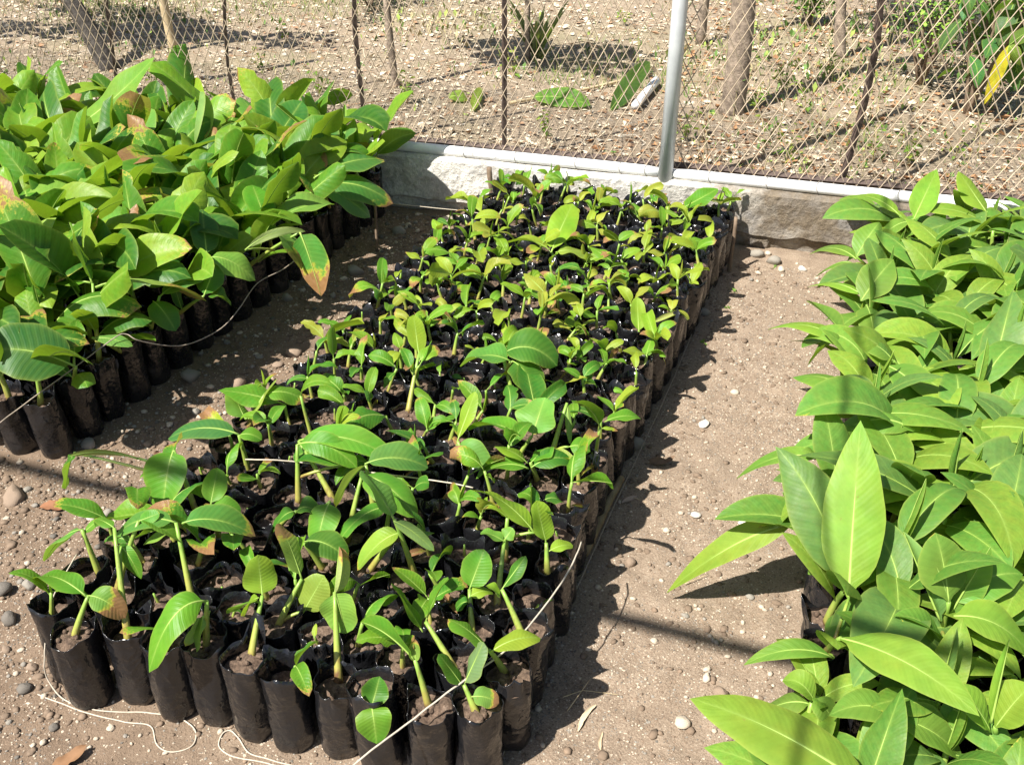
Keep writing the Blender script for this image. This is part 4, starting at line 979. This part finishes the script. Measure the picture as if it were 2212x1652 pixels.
stuff(obj('leaf_litter', mb.mesh('leaf_litter', LM, False)), 'dead leaves, twigs and pebbles strewn over the dry field behind the fence', 'leaf litter')
WM = [simple('weed_green', (.12, .22, .05), .7, .3, 20.), simple('weed_lime', (.26, .34, .07), .7, .3, 20.), simple('weed_straw', (.42, .36, .20), .8, .25, 20.)]
mb = MB(); k = 0
while k < 9000:
    x = fr.uniform(-6.6, 1.6); y = wy(x) + .12 + 4.6 * fr.random()
    dens = nse(x, y, 1.1, 51) + (.32 if x > -.4 else 0) + .12 * (y > 5.2)
    if fr.random() > max(.015, dens * 1.3): continue
    a = fr.uniform(0, 6.28); h = fr.uniform(.010, .036) * (1.5 if y > 5 else 1); w = h * fr.uniform(.06, .3); z = tz(x, y) - .002; l = fr.uniform(.1, .8) * h
    c, q = math.cos(a), math.sin(a)
    vs = [(x, y, z), (x + c * l * .5 - q * w, y + q * l * .5 + c * w, z + h * .6), (x + c * l, y + q * l, z + h), (x + c * l * .5 + q * w, y + q * l * .5 - c * w, z + h * .6)]
    mb.add(vs, ((0, 1, 3), (1, 2, 3)), fr.choice((0, 0, 1, 2) if x > -1 else (0, 1, 2, 2))); k += 1
for k in range(340):
    x = fr.uniform(-6.4, 1.6) if k < 130 else fr.uniform(-1.0, 1.5); y = wy(x) + .12 + 4.2 * fr.random(); z = tz(x, y) - .005; h = fr.uniform(.06, .30); a = fr.uniform(0, 6.28); l = h * fr.uniform(.05, .4)
    Q = [Vector((x + math.cos(a) * l * t * t, y + math.sin(a) * l * t * t, z + h * t)) for t in (0, .35, .7, 1)]
    mb.tube(Q, [.0022, .0019, .0015, .0009], 4, 2, False)
    for q_ in range(fr.randint(2, 7)):
        c_ = Q[fr.randint(1, 3)]; L_ = fr.uniform(.012, .035); b_ = fr.uniform(0, 6.28); d_ = Vector((math.cos(b_), math.sin(b_), fr.uniform(-.2, .6))) * L_; s_ = Vector((-math.sin(b_), math.cos(b_), .2)) * L_ * .3
        mb.add([c_, c_ + d_ * .5 + s_, c_ + d_, c_ + d_ * .5 - s_], ((0, 1, 3), (1, 2, 3)), fr.choice((0, 0, 1, 1, 2)))
k = 0
while k < 6000:
    x = fr.uniform(-6.4, 1.6); y = wy(x) + 1.2 + 3.6 * fr.random()
    if fr.random() > max(.02, 1.6 * nse(x, y, .8, 61)): continue
    a = fr.uniform(0, 6.28); h = fr.uniform(.02, .07); z = tz(x, y) - .003; c, q = math.cos(a) * .003, math.sin(a) * .003; l = h * fr.uniform(-.5, .5)
    mb.add([(x - c, y - q, z), (x + c, y + q, z), (x + l, y + l * .5, z + h)], ((0, 1, 2),), fr.choice((0, 0, 1, 2))); k += 1
stuff(obj('ground_cover', mb.mesh('ground_cover', WM, False)), 'sparse low weeds and dry grass across the field behind the fence', 'weeds')

# leaf cards of small size for crowns and weeds
def foliage(mb, c, rad, n, s, r, mats=(0,)):
    for _ in range(n):
        while 1:
            d = Vector((r.uniform(-1, 1), r.uniform(-1, 1), r.uniform(-1, 1)))
            if d.length <= 1: break
        p = Vector((c[0] + d.x * rad[0], c[1] + d.y * rad[1], c[2] + d.z * rad[2])); a = r.uniform(0, 6.28); L = s * r.uniform(.6, 1.4)
        T = Vector((math.cos(a), math.sin(a), r.uniform(-.8, .5))).normalized(); S = T.cross(Vector((r.uniform(-.4, .4), r.uniform(-.4, .4), 1))).normalized(); N_ = S.cross(T)
        w = L * .28; mid = p + T * L * .5 + N_ * L * .08
        mb.add([p, mid + S * w, p + T * L, mid - S * w], ((0, 1, 3), (1, 2, 3)), r.choice(mats), [(.5, 0), (1, .5), (.5, 1), (0, .5)])
CM = [simple('crown_green', (.085, .19, .03), .6, .3, 20.), simple('crown_lime', (.22, .36, .05), .6, .3, 20.)]
def tree(pts, r0, r1, crowns, mat, label, leaves, s, name='tree'):
    P = [Vector(p) for p in pts]; base = P[0].copy(); t = empty(name, base)
    mb = MB(); Q = smooth(P, 5); n = len(Q) - 1
    mb.tube(Q, [(r0 + (r1 - r0) * i / n) * (1 + .10 * noise.noise(q * 14)) * (1.25 if i == 0 else 1) for i, q in enumerate(Q)], 12)
    r = random.Random(int(base.x * 1000)); tops = []
    for c, rad in crowns:
        c = Vector(c); k = Q[int(n * .75)]
        for _ in range(5):
            e = c + Vector((r.uniform(-.7, .7) * rad[0], r.uniform(-.7, .7) * rad[1], r.uniform(-.3, .7) * rad[2]))
            mb.tube(smooth([k, k.lerp(e, .5) + Vector((0, 0, .06)), e], 4), [r1 * .6 * (1 - .08 * i) for i in range(9)], 6)
    mb.v = [(x - base.x, y - base.y, z - base.z) for x, y, z in mb.v]
    obj('trunk', mb.mesh('trunk', [M[mat]]), t)
    if crowns:
        cb = MB()
        for c, rad in crowns:
            for _ in range(7):
                cc = Vector(c) + Vector((r.uniform(-.75, .75) * rad[0], r.uniform(-.75, .75) * rad[1], r.uniform(-.7, .7) * rad[2]))
                foliage(cb, cc, (rad[0] * .5, rad[1] * .5, rad[2] * .5), leaves // 7, s, r, (0, 0, 1))
        cb.v = [(x - base.x, y - base.y, z - base.z) for x, y, z in cb.v]
        obj('crown', cb.mesh('crown', CM, False), t)
    return tag(t, label, 'tree')
def fld(u, v): 
    p = at(u, v, TZ); return Vector((p.x, p.y, tz(p.x, p.y) - .02))
p = fld(1582, 238); tree([p, p + Vector((.0, 0, .35)), p + Vector((-.03, .02, 1.1)), p + Vector((.02, .05, 2.3)), p + Vector((0, 0, 3.0))], .058, .04, [((p.x + .1, p.y + .1, 3.6), (.8, .8, .5))], 'bark', 'pale brown tree trunk standing behind the galvanised pole', 700, .12)
p = fld(856, 190); tree([p, p + Vector((-.02, 0, .3)), p + Vector((-.03, 0, .9)), p + Vector((.0, .0, 1.25))], .019, .014, [((p.x + .02, p.y - .05, 1.55), (.55, .26, .2))], 'bark', 'slender grey sapling trunk right of the first rusty bar', 420, .09, 'sapling')
p = fld(240, 150); tree([p, p + Vector((-.2, .03, .35)), p + Vector((-.5, .0, .8)), p + Vector((-1.0, 0, 1.25))], .05, .03, [((p.x - 1.35, p.y - .05, 1.5), (.9, .35, .25)), ((p.x - .5, p.y - .05, 1.6), (.6, .3, .25))], 'darkbark', 'dark leaning tree trunk behind the banana plants', 520, .10)
p = fld(378, 112); stick('wooden_post', [p, p + Vector((-.03, 0, .4)), p + Vector((-.07, 0, 1.0))], .026, 'straw', 'pale bare wooden post standing in the dry field', 'post', 9)
p = fld(1140, 130); tree([p, p + Vector((.0, 0, .4)), p + Vector((.05, 0, 1.0))], .016, .012, [], 'bark', 'thin bare grey sapling behind the spiky plant', 0, .1, 'sapling')
p = fld(1512, 100); stick('wooden_post', [p, p + Vector((0, 0, .5)), p + Vector((.02, 0, 1.1))], .03, 'bark', 'grey wooden post far behind the galvanised pole', 'post', 9)
p = fld(1815, 130); tree([p, p + Vector((-.05, 0, .4)), p + Vector((-.02, 0, 1.1))], .03, .022, [((p.x, p.y, 1.9), (.6, .5, .4))], 'bark', 'grey sapling trunk between tree trunk and leaning bar', 300, .1, 'sapling')
p = fld(1160, 128); spk = empty('spiky_plant', p); r = random.Random(3)
for k in range(13):
    a = r.uniform(0, 6.28); e = R(r.uniform(35, 80)); mb = MB(); L = r.uniform(.22, .4)
    blade(mb, arc(L, e, e - R(15), 1, 8), Y1, .05, .3, .9, 0, 0, .8, 0, 0, 5, 0, .003)
    obj('leaf', mb.mesh('leaf', [M['canna'], M['rib']]), spk, (0, 0, 0), (0, 0, a), None, (.16, .17, .10, 1))
tag(spk, 'grey-green spiky plant with sword leaves beyond the fence', 'plant')
stick('pale_stick', [fld(1100, 228) + Vector((0, 0, .035)), fld(1250, 198) + Vector((0, 0, .035)), fld(1408, 164) + Vector((0, 0, .04))], .008, 'straw', 'long pale bare stick lying in the field behind the fence', 'stick')
stick('white_tube', [fld(1372, 236) + Vector((0, 0, .045)), fld(1418, 180) + Vector((0, 0, .05))], .021, 'paint', 'short white tube lying beside the fallen green leaf', 'tube', 12, 1, 0)
def fallen(name, a, t, w, ar, col, roll, label, dry=0):
    A, T = Vector(a), Vector(t); mb = MB(); hd = Vector((T.x - A.x, T.y - A.y, 0)).normalized()
    blade(mb, [q - A for q in qb(A, (A + T) / 2 + Vector((0, 0, ar)), T, 12)], Vector((0, 0, 1)).cross(hd), w, .45, .55, roll, .1, .3, .2, .12, 9, .05, .003)
    return tag(obj(name, mb.mesh(name, [M['banana'], M['rib']]), None, A, None, None, (*col, 1 - dry)), label, 'leaf')
fallen('fallen_leaf', fld(1150, 222) + Vector((0, 0, .05)), fld(1275, 236) + Vector((0, 0, .04)), .12, .04, (.12, .26, .04), .5, 'green banana leaf lying flat under the long pale stick')
fallen('fallen_leaf', fld(1318, 238) + Vector((0, 0, .03)), fld(1400, 190) + Vector((0, 0, .16)), .10, .02, (.06, .15, .04), .9, 'green banana leaf leaning up beside the white tube')
fallen('fallen_leaf', fld(968, 222) + Vector((0, 0, .04)), fld(1010, 222) + Vector((0, 0, .03)), .07, .03, (.2, .30, .05), .5, 'yellow-green torn leaf lying beside the second rusty bar', .3)
fallen('fallen_leaf', fld(1020, 245) + Vector((0, 0, .03)), fld(1040, 205) + Vector((0, 0, .06)), .05, .02, (.25, .32, .05), .3, 'small yellowed leaf lying right beside the torn leaf', .3)
# shrubs and saplings at the right
def shrub(name, u, v, stems, leafs, L, col, label, rad, h, fine=0):
    p = fld(u, v); t = empty(name, p); r = random.Random(int(u * 3 + v)); tips = []
    for k in range(stems):
        a = r.uniform(0, 6.28); d = r.uniform(.1, 1) * rad; e = Vector((math.cos(a) * d, math.sin(a) * d, h * r.uniform(.6, 1.1)))
        c = Vector((e.x * .3, e.y * .3, e.z * .6)); Q = qb(Vector((0, 0, -.01)), c, e, 7); mb = MB()
        mb.tube(Q, [.006 * min(1.6, h / .3) * (1 - .09 * i) for i in range(8)], 5); obj('branch', mb.mesh('branch', [M['wood']]), t); tips += Q[3:]
    for k in range(leafs):
        q = r.choice(tips); c = tuple(x * r.uniform(.75, 1.25) for x in col)
        obj('leaf', r.choice(POOL['canna'] if L > .06 else POOL['small']), t, q, (0, r.uniform(.2, 1.4), r.uniform(0, 6.28)), L * r.uniform(.7, 1.3), (*c, 1))
    if fine:
        fb = MB()
        for q in tips: foliage(fb, q, (.10, .10, .06), fine, .032, r, (0, 1, 1))
        o = obj('foliage', fb.mesh('foliage', CM, False), t); o['kind'] = 'stuff'
    return tag(t, label, 'shrub')
shrub('shrub', 2085, 250, 9, 75, .17, (.05, .14, .045), 'broad dark-leaved shrub behind the mesh by the leaning bar', .42, .75)
shrub('shrub', 1985, 190, 9, 0, .05, (.1, .2, .05), 'feathery light green shrub far behind the leaning bar', .6, .75, 30)
shrub('shrub', 2190, 150, 8, 10, .14, (.06, .13, .05), 'tangled brown and green shrub at the far fence end', .6, .95, 26)
shrub('shrub', 1745, 60, 6, 0, .05, (.1, .2, .05), 'low feathery green shrub far behind the tree trunk', .4, .4, 28)
shrub('shrub', 800, 20, 6, 0, .05, (.1, .2, .05), 'dry green shrub far out behind the slender sapling', .6, .35, 26)
shrub('shrub', 1000, -20, 6, 0, .05, (.1, .2, .05), 'low green shrub far out behind the second rusty bar', .7, .4, 26)
y_ = fld(2105, 300); ys = empty('yellow_leaved_sapling', y_)
mb = MB(); mb.tube(smooth([Vector((0, 0, 0)), Vector((.02, 0, .2)), Vector((.06, .02, .36)), Vector((.04, .0, .40))], 4), [.005 - .0003 * i for i in range(13)], 5); obj('stem', mb.mesh('stem', [M['wood']]), ys)
for k, (t_, w, c) in enumerate((((.0, -.06, .17), .055, (.62, .52, .03)), ((.10, .02, .32), .05, (.2, .3, .05)), ((.12, .05, .46), .06, (.14, .24, .05)))):
    mb = MB(); A = Vector((.04, 0, .40)); T = Vector(t_); blade(mb, qb(A, (A + T) / 2 + Vector((0, -.02, .02)), T, 10), Vector((1, .3, 0)), w, .5, .8, 0, .3, .3, .2, .15, 7, .05, .0015)
    obj('leaf', mb.mesh('leaf', [M['banana'], M['rib']]), ys, None, None, None, (*c, 1))
tag(ys, 'small sapling with one hanging bright yellow leaf beyond the fence', 'sapling')
# single weeds that can be told apart
WD_ = [(1790, 175, 'beside the leaning bar'), (1740, 245, 'between trunk and leaning bar'), (1650, 330, 'close behind the white pipe'), (1700, 345, 'near the foot of the leaning bar'), (1885, 350, 'right beside the leaning bar foot'), (1960, 360, 'behind the tallest upright leaf'), (2060, 350, 'at the fence end'), (1630, 240, 'at the foot of the tree trunk'),
       (1180, 305, 'close behind the pipe by the stake'), (1690, 200, 'in the shade patch by the trunk'), (560, 150, 'behind the banana plants'), (690, 215, 'behind the first rusty bar'), (880, 230, 'right of the first rusty bar'), (1110, 170, 'below the spiky plant'), (620, 90, 'far behind the banana plants'), (330, 190, 'left of the pale post'), (1350, 60, 'far behind the fallen leaves'), (1480, 300, 'right of the galvanised pole'), (2140, 240, 'under the broad-leaved shrub'), (1850, 260, 'left of the leaning bar')]
for k, (u, v, wh) in enumerate(WD_):
    p = fld(u, v) + Vector((0, 0, .015)); t = empty('weed', p); r = random.Random(k)
    for _ in range(r.randint(4, 7)):
        a = r.uniform(0, 6.28); e = Vector((math.cos(a) * .05, math.sin(a) * .05, r.uniform(.05, .16))); mb = MB(); Q = qb(Vector((0, 0, -.02)), Vector((0, 0, e.z * .6)), e, 5)
        mb.tube(Q, .0016, 4); o = obj('stalk', mb.mesh('stalk', [M['straw']]), t)
        for q in Q[2:]: obj('leaf', r.choice(POOL['small']), t, q, (0, r.uniform(-.2, .9), r.uniform(0, 6.28)), r.uniform(.02, .045), (*((.14, .26, .04) if r.random() < .6 else (.28, .34, .06)), 1))
    tag(t, 'small light green weed growing ' + wh, 'weed')
# weeds inside, on the path
SPR = []
for k, (u, v) in enumerate(((1573, 665), (1586, 632), (1674, 578), (1520, 745), (1500, 700))):
    p = at(u, v, 0); p.z = gz(p.x, p.y); t = empty('sprout', p); r = random.Random(k + 40)
    for _ in range(5): obj('leaf', r.choice(POOL['small']), t, (0, 0, 0), (0, 0, r.uniform(0, 6.28)), r.uniform(.010, .02), (.15, .28, .05, 1))
    SPR.append(t)
rank_labels(SPR, 'tiny green weed sprout on the sandy path', 'sprout', 'tiny sprouts on the sandy path')
